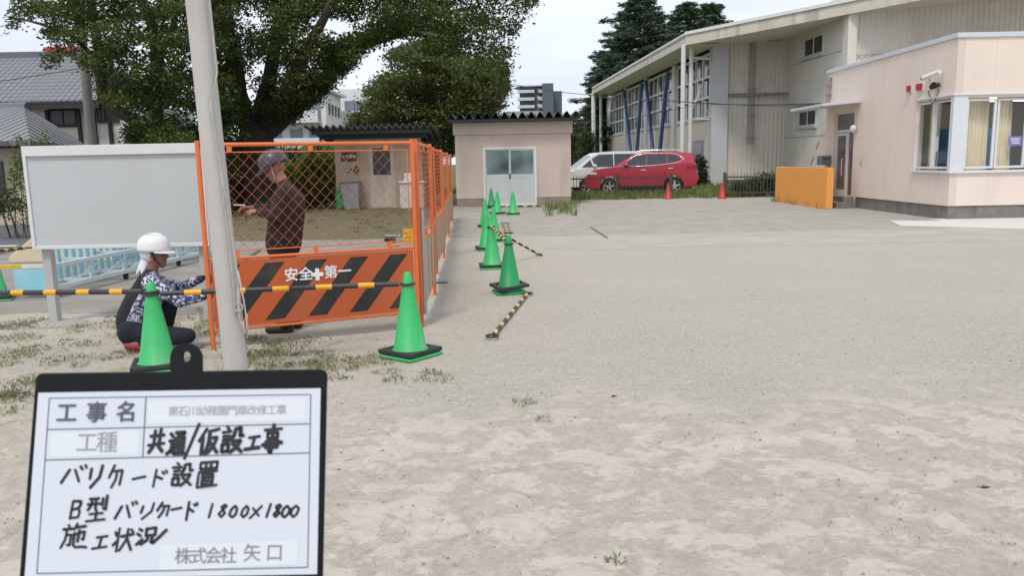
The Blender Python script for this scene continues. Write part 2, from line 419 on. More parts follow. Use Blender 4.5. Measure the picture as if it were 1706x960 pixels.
def vnoise(x, y, wl, seed):
    r_ = np.random.default_rng(seed).uniform(-1, 1, (256, 256)); u, v = x / wl + 91.3, y / wl + 47.7
    i, j = np.floor(u).astype(int), np.floor(v).astype(int); fu, fv = u - i, v - j; fu = fu * fu * (3 - 2 * fu); fv = fv * fv * (3 - 2 * fv)
    q = lambda a, b: r_[a % 256, b % 256]
    return (q(i, j) * (1 - fu) + q(i + 1, j) * fu) * (1 - fv) + (q(i, j + 1) * (1 - fu) + q(i + 1, j + 1) * fu) * fv
def build_ground():
    """One sheet to the horizon, finely divided near the camera so that the trodden sand has real relief."""
    xs = np.concatenate([[-400, -120, -40, -20], np.arange(-10, 9.001, .034), [14, 40, 120, 400]]); ys = np.concatenate([[-60, -10, 0], np.arange(1.4, 9.001, .03), [9.6, 11, 14, 20, 40, 100, 300, 900]])
    Xg, Yg = np.meshgrid(xs, ys); z = np.zeros_like(Xg)
    for wl, am, sd_ in ((.9, .010, 1), (.42, .008, 2), (.19, .006, 3), (.09, .0035, 4)): z += am * vnoise(Xg, Yg * .8, wl, sd_)
    g_ = np.random.default_rng(11)
    for _ in range(420):                                             # scuffs and footprints
        y0 = 1.6 + 6.4 * g_.random() ** 1.2; x0 = g_.uniform(-.8, .8) * (y0 + 1.0); a = g_.uniform(-.9, .9); c, s_ = math.cos(a), math.sin(a)
        m_ = (abs(Xg - x0) < .3) & (abs(Yg - y0) < .3); dx, dy = Xg[m_] - x0, Yg[m_] - y0; u, v = dx * c + dy * s_, -dx * s_ + dy * c; q = (u / .055) ** 2 + (v / .14) ** 2
        z[m_] += -.009 * np.exp(-q ** 1.5) + .005 * np.exp(-(np.sqrt(q) - 1.45) ** 2 * 6)
    sand = np.clip((6.3 + 1.2 * vnoise(Xg, Yg, 1.3, 8) - Yg) / 2.2, .16, 1)
    left = np.clip((-.6 - Xg) / 1.0, 0, 1); sand = np.maximum(sand, left * .8)
    fade = np.clip((8.4 - Yg) / 1.2, 0, 1) * np.clip((Yg - 1.4) / .3, 0, 1) * np.clip((9.5 - np.abs(Xg)) / 1, 0, 1)
    z = (np.minimum(z, .006 + z * .25) - .004) * sand * fade
    nx, ny_ = len(xs), len(ys); me = bpy.data.meshes.new('ground'); n = nx * ny_
    me.vertices.add(n); me.vertices.foreach_set('co', np.stack([Xg, Yg, z], -1).ravel())
    i = (np.arange(ny_ - 1)[:, None] * nx + np.arange(nx - 1)[None]).ravel(); f = np.stack([i, i + 1, i + nx + 1, i + nx], 1)
    me.loops.add(f.size); me.loops.foreach_set('vertex_index', f.ravel().astype(np.int32)); me.polygons.add(len(f)); me.polygons.foreach_set('loop_start', np.arange(len(f), dtype=np.int32) * 4)
    me.update(calc_edges=True); me.validate(); return link('ground', me, ground_material(), smooth=180)
tag(build_ground(), kind='structure')
# walk crossing the yard, widening on the left into the gateway
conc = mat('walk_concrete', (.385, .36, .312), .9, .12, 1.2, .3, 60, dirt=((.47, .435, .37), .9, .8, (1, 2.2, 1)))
def wob(a, b, k, amp):
    a = Vector(a); b = Vector(b); d = (b - a).normalized(); q = Vector((-d.y, d.x))
    return [a.lerp(b, i / k) + q * random.uniform(-amp, amp) for i in range(k)]
pts = wob((-1.9, 14.25), (13, 14.2), 110, .13) + wob((13, 14.2), (17, 18.5), 5, .05) + wob((17, 18.5), (8.1, 16.6), 30, .08) + wob((8.1, 16.6), (-1.9, 16.75), 70, .12)
tag(MB().quad(*[(p.x, p.y, .002) for p in pts]).build('path', conc), kind='structure')
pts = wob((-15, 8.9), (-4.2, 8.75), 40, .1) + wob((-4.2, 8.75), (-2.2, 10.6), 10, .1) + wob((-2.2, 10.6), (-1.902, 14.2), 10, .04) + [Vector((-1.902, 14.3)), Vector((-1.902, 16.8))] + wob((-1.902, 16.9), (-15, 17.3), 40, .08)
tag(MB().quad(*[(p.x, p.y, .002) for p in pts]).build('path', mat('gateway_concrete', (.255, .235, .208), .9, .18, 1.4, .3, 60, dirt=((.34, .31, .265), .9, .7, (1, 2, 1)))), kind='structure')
ap = [(10.1, 18.6), (9.0, 18.9), (8.6, 17.6), (10.6, 16.2), (20, 14.5), (26, 14.5), (26, 19.2), (10.1, 19.2)]
tag(MB().prism([(p[0], p[1]) for p in ap], 'z', 0.0, .02).build('pavement', mat('apron_concrete', (.58, .57, .54), .85, .08, 2, .2, 50)), kind='structure')
ja, jb = gnd(984, 379), gnd(1012, 397)
tag(MB().quad((ja.x - .02, ja.y, .006), (ja.x + .03, ja.y, .006), (jb.x + .03, jb.y, .006), (jb.x - .02, jb.y, .006)).build('pavement_joint', mat('joint_dark', (.10, .095, .085), .9)), kind='structure')
asph = mat('road_asphalt', (.11, .115, .125), .9, .15, 4, .3, 80)
tag(MB().quad((-40, 12.5, .008), (-9.4, 12.5, .008), (-10.4, 19, .008), (-13.2, 30, .008), (-60, 30, .008)).build('road', asph), kind='structure')
paint = mat('road_paint', (.72, .72, .70), .8, .12, 9)
tag(MB().quad((-40, 16.6, .012), (-10.55, 16.9, .012), (-10.55, 17.12, .012), (-40, 16.85, .012)).build('road_marking', paint), kind='structure')
yel = mat('kerb_yellow', (.62, .43, .05), .8, .2, 8)
kb = MB().box((-9.6, 13.0, 0), (-7.3, 13.08, .06)); solo(kb, 'kerb', yel, 'yellow painted kerb along the walk beside the pale gate pier', 'kerb')

# ================================================================== BUILDINGS
def holes(a0, a1, z0, z1, ops):
    """Rectangles left of a wall a0..a1 x z0..z1 once openings (a, b, c, d) are taken out."""
    xs = sorted({a0, a1, *[o[0] for o in ops], *[o[1] for o in ops]}); out = []
    for i in range(len(xs) - 1):
        u, v = xs[i], xs[i + 1]; mid = (u + v) / 2
        cuts = sorted((o[2], o[3]) for o in ops if o[0] < mid < o[1]); z = z0
        for c, d in cuts:
            if c > z: out.append((u, v, z, c))
            z = d
        if z < z1: out.append((u, v, z, z1))
    return out
alu = mat('aluminium', (.66, .68, .70), .4, .06, 10, metal=.15)
dglass = mat('dark_window_glass', (.045, .055, .06), .16, .5, 1.1, spec=.4)
pane_g = glass('clear_glass', (.98, .99, .99), .9)

# ---- annex
cream = panel_mat('annex_cladding_west', (.75, .64, .56), 1, .91, .86, width=.016, var=.05, scale=1.4, dirt=((.64, .53, .47), 1.5, .5))
cream2 = panel_mat('annex_cladding_south', (.75, .64, .56), 0, .91, .86, width=.016, var=.05, scale=1.4, dirt=((.64, .53, .47), 1.5, .5))
plinth_m = mat('plinth_concrete', (.205, .19, .17), .9, .25, 3, .3, 40, dirt=((.1, .095, .085), 2.5, .8, (1, 1, .4)))
AX, AY = 10.4, 19.0
an = thing('annex_building', 'pale pink single storey annex with corner window and glazed door', 'building', (AX, AY, 0))
WW = [(AY + .12, AY + 1.72, 1.16, 2.86), (24.45, 25.95, .34, 2.92)]
mb = MB()
for (u, v, c, d) in holes(AY, 26.6, .33, 4.2, WW): mb.box((AX, u, c), (AX + .18, v, d))
mb.build('wall', cream, an)
SW = [(AX + .32, AX + 5.3, 1.16, 2.84)]
mb = MB()
for (u, v, c, d) in holes(AX + .18, 24, .33, 4.2, SW): mb.box((u, AY + .001, c), (v, AY + .18, d))
mb.build('wall', cream2, an)
MB().box((AX + .18, 26.4, .33), (24, 26.6, 4.2)).build('wall', cream, an)
pl = MB().box((AX + .03, AY + .03, 0), (AX + .2, 24.2, .328)).box((AX + .03, 26.1, 0), (AX + .2, 26.6, .328)).box((AX + .2, AY + .03, 0), (24, AY + .2, .328)); pl.build('plinth', plinth_m, an)
cop = mat('coping_metal', (.62, .64, .68), .45, .05, 5, metal=.3)
MB().box((AX - .04, AY - .04, 4.2), (AX + .22, 26.64, 4.31)).box((AX + .22, AY - .04, 4.2), (24, AY + .22, 4.31)).build('coping', cop, an, bevel=.01)
MB().box((AX + .22, AY + .22, 4.05), (24, 26.4, 4.18)).build('roof', plinth_m, an)
inw = mat('room_wall', (.50, .48, .43), .9, .15, 2)
MB().box((16.2, AY + .2, .3), (16.3, 24.1, 3.1)).box((AX + .2, 24.1, .3), (16.3, 24.2, 3.1)).build('interior_wall', inw, an)
MB().box((AX + .19, AY + .19, .3), (16.2, 24.1, .36)).build('interior_floor', mat('room_floor', (.16, .12, .08), .6, .2, 3), an)
MB().box((AX + .19, AY + .19, 3.0), (16.2, 24.1, 3.06)).build('interior_ceiling', mat('room_ceiling', (.5, .5, .48), .9), an)
# west window with two sashes, south window band
def sash(par, axis, fix, a, b, c, d, n=0):
    """One framed pane in the plane axis = fix."""
    t = .055
    fr = MB(); rects = [(a, b, c, c + t), (a, b, d - t, d), (a, a + t, c + t, d - t), (b - t, b, c + t, d - t)]
    for (u, v, z0, z1) in rects:
        fr.box((fix, u, z0), (fix + .05, v, z1)) if axis == 'x' else fr.box((u, fix, z0), (v, fix + .05, z1))
    f = fr.build('window', alu, par, bevel=.004)
    q = MB()
    if axis == 'x': q.quad((fix + .025, a + t, c + t), (fix + .025, b - t, c + t), (fix + .025, b - t, d - t), (fix + .025, a + t, d - t))
    else: q.quad((a + t, fix + .025, c + t), (b - t, fix + .025, c + t), (b - t, fix + .025, d - t), (a + t, fix + .025, d - t))
    q.build('pane', pane_g, f); return f
sash(an, 'x', AX + .03, AY + .95, AY + 1.72, 1.20, 2.84); sash(an, 'x', AX + .08, AY + .12, AY + .99, 1.20, 2.84)
for (a, b, o_) in ((.32, 1.02, .03), (1.06, 1.78, .06), (1.80, 3.1, .02), (3.12, 5.3, .05)): sash(an, 'y', AY + o_, AX + a, AX + b, 1.20, 2.82)
sm = MB().box((AX - .06, AY - .06, 1.10), (AX + .04, AY + 1.76, 1.158)).box((AX + .04, AY - .06, 1.10), (AX + 5.4, AY + .04, 1.158)).box((AX - .02, AY - .02, 1.158), (AX + .31, AY + .119, 2.90)).box((AX - .05, AY - .05, 2.9), (AX + .02, AY + 1.76, 2.94)).box((AX + .02, AY - .05, 2.9), (AX + 5.4, AY + .02, 2.94))
sm.build('window_frame', alu, an, bevel=.006)
# door recess, canopy, lamp
dr = MB(); t = .07
for (u, v, z0, z1) in ((24.45, 25.95, 2.85, 2.92), (24.45, 24.52, .34, 2.85), (25.88, 25.95, .34, 2.85), (24.52, 25.88, 2.28, 2.36), (24.95, 25.02, .34, 2.28)): dr.box((AX + .06, u, z0), (AX + .12, v, z1))
door = dr.build('door', alu, an, bevel=.005)
pd = MB()
for (u, v, z0, z1) in ((24.52, 25.88, 2.36, 2.85), (24.52, 24.95, .34, 2.28), (25.1, 25.8, .5, 2.2)): pd.quad((AX + .09, u, z0), (AX + .09, v, z0), (AX + .09, v, z1), (AX + .09, u, z1))
pd.build('pane', mat('door_glass', (.17, .13, .11), .1, .4, 1.5, spec=.6), door)
lf = MB()
for (u, v, z0, z1) in ((25.02, 25.11, .36, 2.26), (25.79, 25.88, .36, 2.26), (25.11, 25.79, .36, .5), (25.11, 25.79, 2.18, 2.26)): lf.box((AX + .05, u, z0), (AX + .11, v, z1))
lf.build('door_leaf', alu, door, bevel=.004)
MB().tube([(AX + .02, 25.17, .95), (AX - .03, 25.17, .97), (AX - .03, 25.17, 1.45), (AX + .02, 25.17, 1.47)], .014).build('handle', alu, door, smooth=60)
cn = MB().prism([(AX - 1.15, 3.02), (AX - .002, 3.10), (AX - .002, 3.17), (AX - 1.15, 3.10)], 'y', 24.0, 26.7); cn.build('canopy', cop, an, bevel=.008)
st = MB().box((AX - .62, 24.0, 0), (AX - .002, 26.3, .17)).box((AX - .32, 24.2, .17), (AX - .002, 26.3, .335)); st.build('step', plinth_m, an, bevel=.01)
MB().ell((AX - .12, 24.22, 2.35), (.1, .1, .12)).build('wall_lamp', mat('lamp_globe', (.62, .58, .54), .3, .03), an, smooth=180)
dp = MB().tube([(AX - .05, 26.3, 4.05), (AX - .1, 26.3, 3.9), (AX - .1, 26.3, 3.3)], .055).box((AX - .16, 26.24, 3.5), (AX - .002, 26.36, 3.54)).box((AX - .16, 26.24, 3.78), (AX - .002, 26.36, 3.82)); dp.build('pipe', mat('pipe_grey', (.26, .23, .23), .6, .15), an, smooth=50)
MB().box((AX - .03, 23.75, 1.3), (AX - .001, 23.83, 1.5)).build('doorbell', mat('bell_grey', (.45, .43, .42), .5), an, bevel=.004)
# inside the corner room
def pleat(x0, x1, y, z0, z1, k, amp=.035):
    vs = []; fs = []; n = k * 8
    for i in range(n + 1):
        x = x0 + (x1 - x0) * i / n; ph = i / 8 * 2 * math.pi
        vs += [(x, y + amp * math.sin(ph) + .01 * math.sin(i * 1.7), z0), (x + .02 * math.sin(i * .9), y + amp * .7 * math.sin(ph + .2), z1)]
    for i in range(n): fs.append((2 * i, 2 * i + 2, 2 * i + 3, 2 * i + 1))
    return MB().add(vs, fs)
cur = mat('curtain_cloth', (.74, .65, .47), .9, .08, 4)
for i, (a, b, lb) in enumerate(((.42, 1.0, 'cream pleated curtain drawn beside the corner post of the annex window'), (1.16, 1.56, 'narrow cream curtain bunched behind the small purple notice'))):
    tag(pleat(AX + a, AX + b, AY + .30, 1.1, 2.85, 7 if i == 0 else 6).build('curtain', cur, smooth=180), lb, 'curtain')
cu3 = MB()
tag(pleat(AX + .3, AX + .55, AY + 1.62, 1.1, 2.85, 4).build('curtain', cur, smooth=180), 'cream curtain gathered at the far side of the west window of the annex', 'curtain')
bc = thing('storage_cabinet', 'tall blue cabinet inside the annex behind its west window', 'cabinet', (AX + 1.0, AY + 2.5, .36))
MB().box((AX + .95, AY + 1.9, .36), (AX + 2.6, AY + 2.4, 2.2)).build('carcass', mat('cabinet_blue', (.09, .27, .50), .6, .15, 3), bc, bevel=.01)
MB().box((AX + 1.0, AY + 1.88, .42), (AX + 1.76, AY + 1.899, 2.15)).box((AX + 1.79, AY + 1.88, .42), (AX + 2.55, AY + 1.899, 2.15)).build('door', MATS['cabinet_blue'], bc, bevel=.004)
em = bpy.data.materials.new('tube_light'); em.use_nodes = True; em.node_tree.nodes['Principled BSDF'].inputs['Emission Color'].default_value = (1, .97, .9, 1); em.node_tree.nodes['Principled BSDF'].inputs['Emission Strength'].default_value = 14
for i, (x, y, lb) in enumerate(((AX + 1.4, AY + 1.4, 'lit tube light seen through the west window of the annex'), (AX + 2.9, AY + 2.6, 'lit tube light seen through the south window beside the dark pane'))):
    t_ = thing('ceiling_light', lb, 'ceiling light', (x, y, 2.9)); MB().tube([(x - .6, y, 2.94), (x + .6, y, 2.94)], .03, 8).build('tube', em, t_)
    MB().box((x - .62, y - .07, 2.965), (x + .62, y + .07, 2.998)).build('housing', alu, t_)
po = thing('window_notice', 'small purple notice with white lettering stuck inside the annex window', 'notice', (AX + 1.5, AY + .2, 1.6))
MB().box((AX + 1.40, AY + .115, 1.72), (AX + 1.72, AY + .12, 1.94)).build('sheet', mat('notice_purple', (.20, .17, .48), .6, .1), po)
for k, z in enumerate((1.88, 1.83, 1.78)): MB().box((AX + 1.44 + .02 * k, AY + .111, z - .012), (AX + 1.66, AY + .1145, z + .012)).build('lettering', mat('notice_white', (.8, .7, .75), .6), po)
pp = MB().box((AX + .12, AY + .83, 1.62), (AX + .125, AY + .98, 1.98)); solo(pp, 'paper_notice', mat('paper', (.6, .68, .68), .8), 'white paper taped inside the west window of the annex', 'paper')

# camera, spotlight, alarm lamps on the west wall
cy_ = AY + .85
scx = thing('security_camera', 'white tubular security camera on a bracket above the annex corner window', 'camera', (AX, cy_ + .25, 3.35))
MB().box((AX - .03, cy_ + .2, 3.1), (AX - .001, cy_ + .45, 3.5)).build('bracket', mat('bracket_cream', (.68, .58, .4), .6), scx)
MB().tube([(AX - .03, cy_ + .3, 3.38), (AX - .18, cy_ + .1, 3.42)], .02).build('arm', alu, scx)
MB().tube([(AX - .25, cy_ + .16, 3.40), (AX - .12, cy_ - .34, 3.50)], [.055, .06], 12).build('housing', mat('cam_white', (.75, .75, .75), .35), scx, smooth=50)
MB().tube([(AX - .262, cy_ + .2, 3.392), (AX - .245, cy_ + .14, 3.404)], .046, 12).build('lens', mat('black_plastic', (.015, .015, .018), .4), scx, smooth=50)
sp = thing('spotlight', 'small black twin spotlight with a looped cable below the security camera', 'spotlight', (AX, cy_, 3.1))
MB().lathe([(.02, 0), (.07, .03), (.085, .14), (.08, .15)], 14, Matrix.Translation((AX - .1, cy_ + .05, 3.16)) @ Matrix.Rotation(R(70), 4, 'X')).ell((AX - .08, cy_ - .22, 3.2), (.05, .06, .06)).build('head', MATS['black_plastic'], sp, smooth=40)
MB().tube([(AX - .001, cy_ + .3, 3.15), (AX - .1, cy_ + .05, 3.16)], .02).build('arm', alu, sp)
lp = [(AX - .03, cy_ + .32 - .5 * i / 12, 3.12 - .34 * math.sin(math.pi * i / 12)) for i in range(13)]
MB().tube(lp, .008, 6).build('cable', MATS['black_plastic'], sp, smooth=180)
red = mat('alarm_red', (.42, .02, .02), .4, .1)
for y, lb, wd in ((cy_ + 1.25, 'small red and white alarm box on the annex wall', .1), (cy_ + .72, 'dark red alarm lamp on the annex wall beside the camera bracket', .16)):
    t_ = thing('alarm_lamp', lb, 'alarm', (AX, y, 3.2)); MB().box((AX - .03, y - wd, 3.14), (AX - .001, y + wd, 3.34)).build('base', mat('alarm_white', (.7, .62, .6), .5), t_, bevel=.004)
    MB().box((AX - .09, y - wd * .6, 3.16), (AX - .03, y + wd * .75, 3.32)).build('cover', red, t_, bevel=.01)
mbx = thing('mailbox', 'grey letterbox on the annex wall beside the glazed door', 'mailbox', (AX, 26.2, 1.3))
MB().box((AX - .32, 26.05, 1.28), (AX - .001, 26.45, 1.58)).build('body', mat('mail_grey', (.25, .25, .25), .4, .1, metal=.4), mbx, bevel=.02)
MB().box((AX - .3, 26.04, 1.47), (AX - .04, 26.049, 1.5)).build('slot', MATS['black_plastic'], mbx)
# orange screen wall
org = mat('orange_paint', (.82, .35, .075), .7, .08, 2, .1, 60, dirt=((.62, .30, .07), 2, .35, (1, 1, .8)))
ow = MB().box((9.42, 23.85, 0), (9.62, 28.5, 1.22)); solo(ow, 'screen_wall', org, 'low bright orange screen wall in front of the annex door', 'wall', bevel=.012)
rw = thing('striped_pole', 'thin red and white striped pole leaning behind the orange wall', 'pole', (9.9, 27.6, 0))
a_, b_ = Vector((9.85, 27.4, 0)), Vector((10.3, 26.9, 2.05))
for i in range(8): MB().tube([a_.lerp(b_, i / 8), a_.lerp(b_, (i + 1) / 8)], .016, 8).build('band', mat('band_red', (.5, .02, .03), .5) if i % 2 else mat('band_white', (.75, .72, .7), .5), rw)

# ---- block shed
blk = panel_mat('shed_blockwork', (.53, .43, .37), 3, .4, .94, width=.012, var=.06, scale=2, dirt=((.36, .31, .26), 1.6, .7))
sh = thing('block_shed', 'pinkish block shed with zigzag roof and sliding doors', 'shed', (0, 29, 0))
SY = 28.9; X0, X1 = -1.93, 2.2
mb = MB()
for (u, v, c, d) in holes(X0, X1, .3, 2.55, [(-.94, .96, .3, 2.1)]): mb.box((u, SY, c), (v, SY + .15, d))
mb.box((X0, SY + .15, 0), (X0 + .15, 33, 2.9)).box((X1 - .15, SY + .15, 0), (X1, 33, 2.9)).box((X0 + .15, 32.85, 0), (X1 - .15, 33, 2.9))
mb.build('wall', blk, sh)
MB().box((X0 - .06, SY - .06, 2.552), (X1 + .06, SY + .15, 2.98)).build('beam', mat('shed_beam', (.52, .43, .37), .8, .07, 2, dirt=((.36, .31, .27), 1.5, .7)), sh, bevel=.008)
for (u, v) in ((X0 + .01, -.95), (.97, X1 - .01)): MB().box((u, SY + .012, 0), (v, SY + .14, .298)).build('plinth', mat('shed_plinth', (.25, .205, .17), .9, .2, 4, dirt=((.36, .32, .27), 3, .6)), sh)
zz = []; nn = 15; wz = 4.66 / nn; xs0 = -2.16
for i in range(nn): zz += [(xs0 + i * wz, 3.08), (xs0 + i * wz + wz * .42, 3.29), (xs0 + i * wz + wz * .58, 3.29)]
zz.append((xs0 + nn * wz, 3.08))
poly = zz + [(x, z - .012) for x, z in zz[::-1]]
MB().prism(poly, 'y', SY - .55, 33.3).build('roof', mat('roof_green_steel', (.085, .10, .095), .55, .3, 3, dirt=((.25, .24, .22), 3, .6)), sh)
MB().box((xs0 + .05, SY - .42, 2.985), (xs0 + 4.6, SY - .30, 3.078)).box((xs0 + .05, SY - .1, 2.985), (xs0 + 4.6, SY + .1, 3.078)).build('eaves_beam', mat('dark_green', (.03, .045, .042), .6, .2), sh)
ffr = mat('shed_frame', (.66, .67, .67), .45, .05)
fr = MB().box((-.94, SY - .01, .02), (-.88, SY + .08, 2.1)).box((.90, SY - .01, .02), (.96, SY + .08, 2.1)).box((-.88, SY - .01, 2.03), (.90, SY + .08, 2.1)).box((-.88, SY - .01, .02), (.90, SY + .08, .08)); fr.build('door_frame', ffr, sh, bevel=.004)
fros = mat('frosted_glass', (.20, .27, .27), .25, .5, 1.0, col2=(.035, .05, .055), spec=.6, detail=1)
for k, (a, b, yy) in enumerate(((-.88, .02, SY + .035), (-.0, .90, SY + .005))):
    d = MB().box((a, yy, .08), (b, yy + .025, 1.0)).box((a, yy - .004, 1.0), (b, yy + .025, 1.14)).box((a, yy, 1.14), (a + .05, yy + .025, 2.03)).box((b - .05, yy, 1.14), (b, yy + .025, 2.03)).box((a + .05, yy, 1.98), (b - .05, yy + .025, 2.03))
    dd = d.build('door', mat('shed_door', (.50, .52, .52), .5, .06, 3), sh, bevel=.003)
    MB().box((a + .05, yy + .008, 1.14), (b - .05, yy + .016, 1.98)).build('pane', fros, dd)
    MB().box((b - .045 if k == 0 else a + .01, yy - .012, .98), (b - .015 if k == 0 else a + .04, yy - .004, 1.16)).build('handle', MATS['black_plastic'], dd)

# ---- small tin roofed store on the left
stc = mat('store_wall', (.44, .37, .28), .85, .12, 2, .2, 30, dirt=((.22, .16, .10), 2.5, .9))
ts = thing('tin_roof_store', 'weathered beige store with dark corrugated roof behind the mesh', 'shed', (-4.8, 29, 0))
TX0, TX1, TY = -6.35, -3.2, 29.4
mb = MB()
for (u, v, c, d) in holes(TX0, TX1, 0, 2.5, [(-5.12, -4.2, .05, 2.25)]): mb.box((u, TY, c), (v, TY + .12, d))
mb.box((TX0, TY + .12, 0), (TX0 + .12, 32, 2.4)).box((TX1 - .12, TY + .12, 0), (TX1, 32, 2.4)).build('wall', stc, ts)
cor = []; k = 19; x0 = -7.15; wv = 4.6 / k
for i in range(k * 6 + 1): cor.append((x0 + i * wv / 6, .075 * math.sin(i / 6 * 2 * math.pi)))
vs = [(x, TY - 1.05, 2.92 + z) for x, z in cor] + [(x * .97 - .12, TY + 2.4, 2.42 + z) for x, z in cor]
nV = len(cor); mb = MB().add(vs, [(i, i + 1, nV + i + 1, nV + i) for i in range(nV - 1)])
o = mb.build('roof', mat('tin_roof', (.085, .085, .085), .7, .35, 2, dirt=((.2, .17, .15), 3, .7)), ts, smooth=60)
sl = o.modifiers.new('solid', 'SOLIDIFY'); sl.thickness = .03
MB().box((x0 + .2, TY - .8, 2.66), (x0 + 4.4, TY - .68, 2.78)).box((x0 + .3, TY - .06, 2.5), (x0 + 4.2, TY + .06, 2.7)).build('eaves_beam', MATS['dark_green'], ts)
dd = MB().box((-5.12, TY + .02, .05), (-4.2, TY + .07, 1.2)).box((-5.12, TY + .02, 1.2), (-4.98, TY + .07, 2.25)).box((-4.34, TY + .02, 1.2), (-4.2, TY + .07, 2.25)).box((-4.98, TY + .02, 2.17), (-4.34, TY + .07, 2.25)).build('door', mat('store_door', (.52, .46, .40), .7, .1, 3, dirt=((.3, .24, .18), 3, .7)), ts, bevel=.004)
MB().box((-4.98, TY + .04, 1.2), (-4.34, TY + .05, 2.17)).build('pane', dglass, dd)
MB().ell((-5.06, TY - .02, 1.0), (.03, .04, .03)).build('handle', alu, dd, smooth=180)
sg = thing('warning_sign', 'small dark red sign with white lettering on the tin roofed store', 'sign', (-5.9, TY, 1.9))
MB().box((-6.12, TY - .025, 1.72), (-5.55, TY - .003, 2.04)).build('plate', mat('sign_red', (.13, .012, .012), .6, .2), sg)
textmesh('火気厳禁', .13, mat('sign_white', (.7, .62, .6), .6), basis((-5.835, TY - .027, 1.88), (1, 0, 0), (0, 0, 1)), 'lettering', sg, .001, bold=.002)
rust = mat('rust', (.17, .055, .018), .9, .5, 9)
for k in range(9):
    u = random.uniform(-6.1, -5.45); z = random.uniform(1.25, 1.5)
    MB().prism([(u - .05, z), (u + .06, z + .02), (u + .05, z + .06), (u, z + .09), (u - .06, z + .05), (u - .03, z - random.uniform(.02, .22))], 'y', TY - .0025 - .0004 * k, TY - .001).build('rust_patch', rust, ts)
bn = thing('waste_bin', 'grey plastic bin leaning beside the door of the tin roofed store', 'bin', (-5.6, 28.95, 0))
bb = MB(); Mb = Matrix.Translation((-5.68, 28.95, 0)) @ Matrix.Rotation(R(-3), 4, 'Y')
bb.add([Mb @ Vector(p) for p in ((-.26, -.26, 0), (.26, -.26, 0), (.26, .26, 0), (-.26, .26, 0), (-.33, -.33, .95), (.33, -.33, .95), (.33, .33, .95), (-.33, .33, .95))], [(3, 2, 1, 0), (0, 1, 5, 4), (1, 2, 6, 5), (2, 3, 7, 6), (3, 0, 4, 7)])
bb.build('body', mat('bin_grey', (.24, .24, .26), .6, .15, 4), bn, bevel=.03)
MB().box((-.36, -.36, .95), (.36, .36, 1.0), Mb).build('lid', mat('bin_lid', (.13, .12, .12), .6), bn, bevel=.03)
gd = MB().box((-6.32, 29.0, 0), (-6.0, 29.3, .75)); solo(gd, 'plastic_drum', mat('drum_green', (.03, .28, .08), .5, .15), 'green plastic box standing between bin and hedge', 'box', bevel=.05)
wm = thing('wash_basin', 'old white cabinet sink against the store right of its door', 'sink', (-3.6, 29, 0))
MB().box((-3.95, 28.75, 0), (-3.1, 29.3, .9)).build('cabinet', mat('sink_white', (.56, .53, .49), .6, .1, 3, dirt=((.3, .25, .2), 3, .6)), wm, bevel=.01)
MB().box((-4.0, 28.7, .9), (-3.05, 29.35, .97)).box((-3.85, 29.2, .97), (-3.3, 29.32, 1.25)).build('top', mat('sink_top', (.62, .6, .58), .4), wm, bevel=.015)

# ---- gym
gw = mat('gym_panel', (.70, .665, .61), .85, .06, 1.5, dirt=((.56, .53, .48), .7, .5))
gwc = mat('gym_corrugated', (.71, .67, .615), .7, .07, 1, dirt=((.52, .48, .43), .6, .6, (1, 1, .12)))
gwh = mat('gym_white', (.66, .66, .65), .6, .08, 2, dirt=((.42, .38, .34), 1.5, .6))
gbe = mat('gym_beige', (.66, .58, .50), .85, .06, 2)
gpl = mat('gym_pillar', (.50, .505, .52), .8, .06, 2)
gy = thing('school_gymnasium', 'large cream gymnasium with overhanging sloped roof and blue struts', 'building', (11.6, 46, 0))
SL = -.058
def fx(Y): return 11.6 + SL * (Y - 46.3)         # facade line
def ex(Y): return 9.75 + SL * (Y - 45.0)         # eave line
def fY(px):                                       # distance along the facade where the photograph's column px falls
    lo, hi = 40, 95
    for _ in range(50):
        mid = (lo + hi) / 2; v = Vector((fx(mid), mid, 3)) - O
        q = 853 + FPX * v.dot(Rv) / v.dot(Fv)
        lo, hi = (mid, hi) if q > px else (lo, mid)
    return lo
YN, YF = 46.3, fY(1014)
def wseg(mb, Ya, Yb, z0, z1, out=0.0, th=.25):
    p = [(fx(Ya) - out, Ya), (fx(Yb) - out, Yb), (fx(Yb) - out + th, Yb), (fx(Ya) - out + th, Ya)]
    mb.prism(p, 'z', z0, z1)
lowm = MB(); wseg(lowm, YN, YF, 0, 3.9); lowm.build('wall', gbe, gy)
upm = MB(); wseg(upm, YN, YF, 3.9, 8.35, -.2); upm.build('window_glass', mat('gym_glass', (.085, .10, .105), .12, .5, .5, spec=.6), gy)
bays = [(1181, 1127), (1121, 1080), (1075, 1046), (1040, 1016)]
for (pa, pb) in bays:
    Ya, Yb = fY(pa), fY(pb); wf = MB()
    n_ = 5
    for z in (3.95, 5.05, 6.2, 7.45): wseg(wf, Ya, Yb, z - .07, z + .07, .02, .1)
    for i in range(n_ + 1):
        y_ = Ya + (Yb - Ya) * i / n_; wd = .09 if i % 2 else .045; wseg(wf, y_ - wd, y_ + wd, 4.02, 7.4, .012, .1)
    wf.build('window', gwh, gy)
for px in (1124, 1077.5, 1043, 1014.5):
    pm = MB(); Y_ = fY(px); wseg(pm, Y_ - .35, Y_ + .35, 0, 7.7, .16, .5); pm.build('pillar', gwh, gy)
sl_ = MB(); wseg(sl_, YN + .01, YF, 3.78, 3.9, .1, .12); sl_.build('sill', gpl, gy)
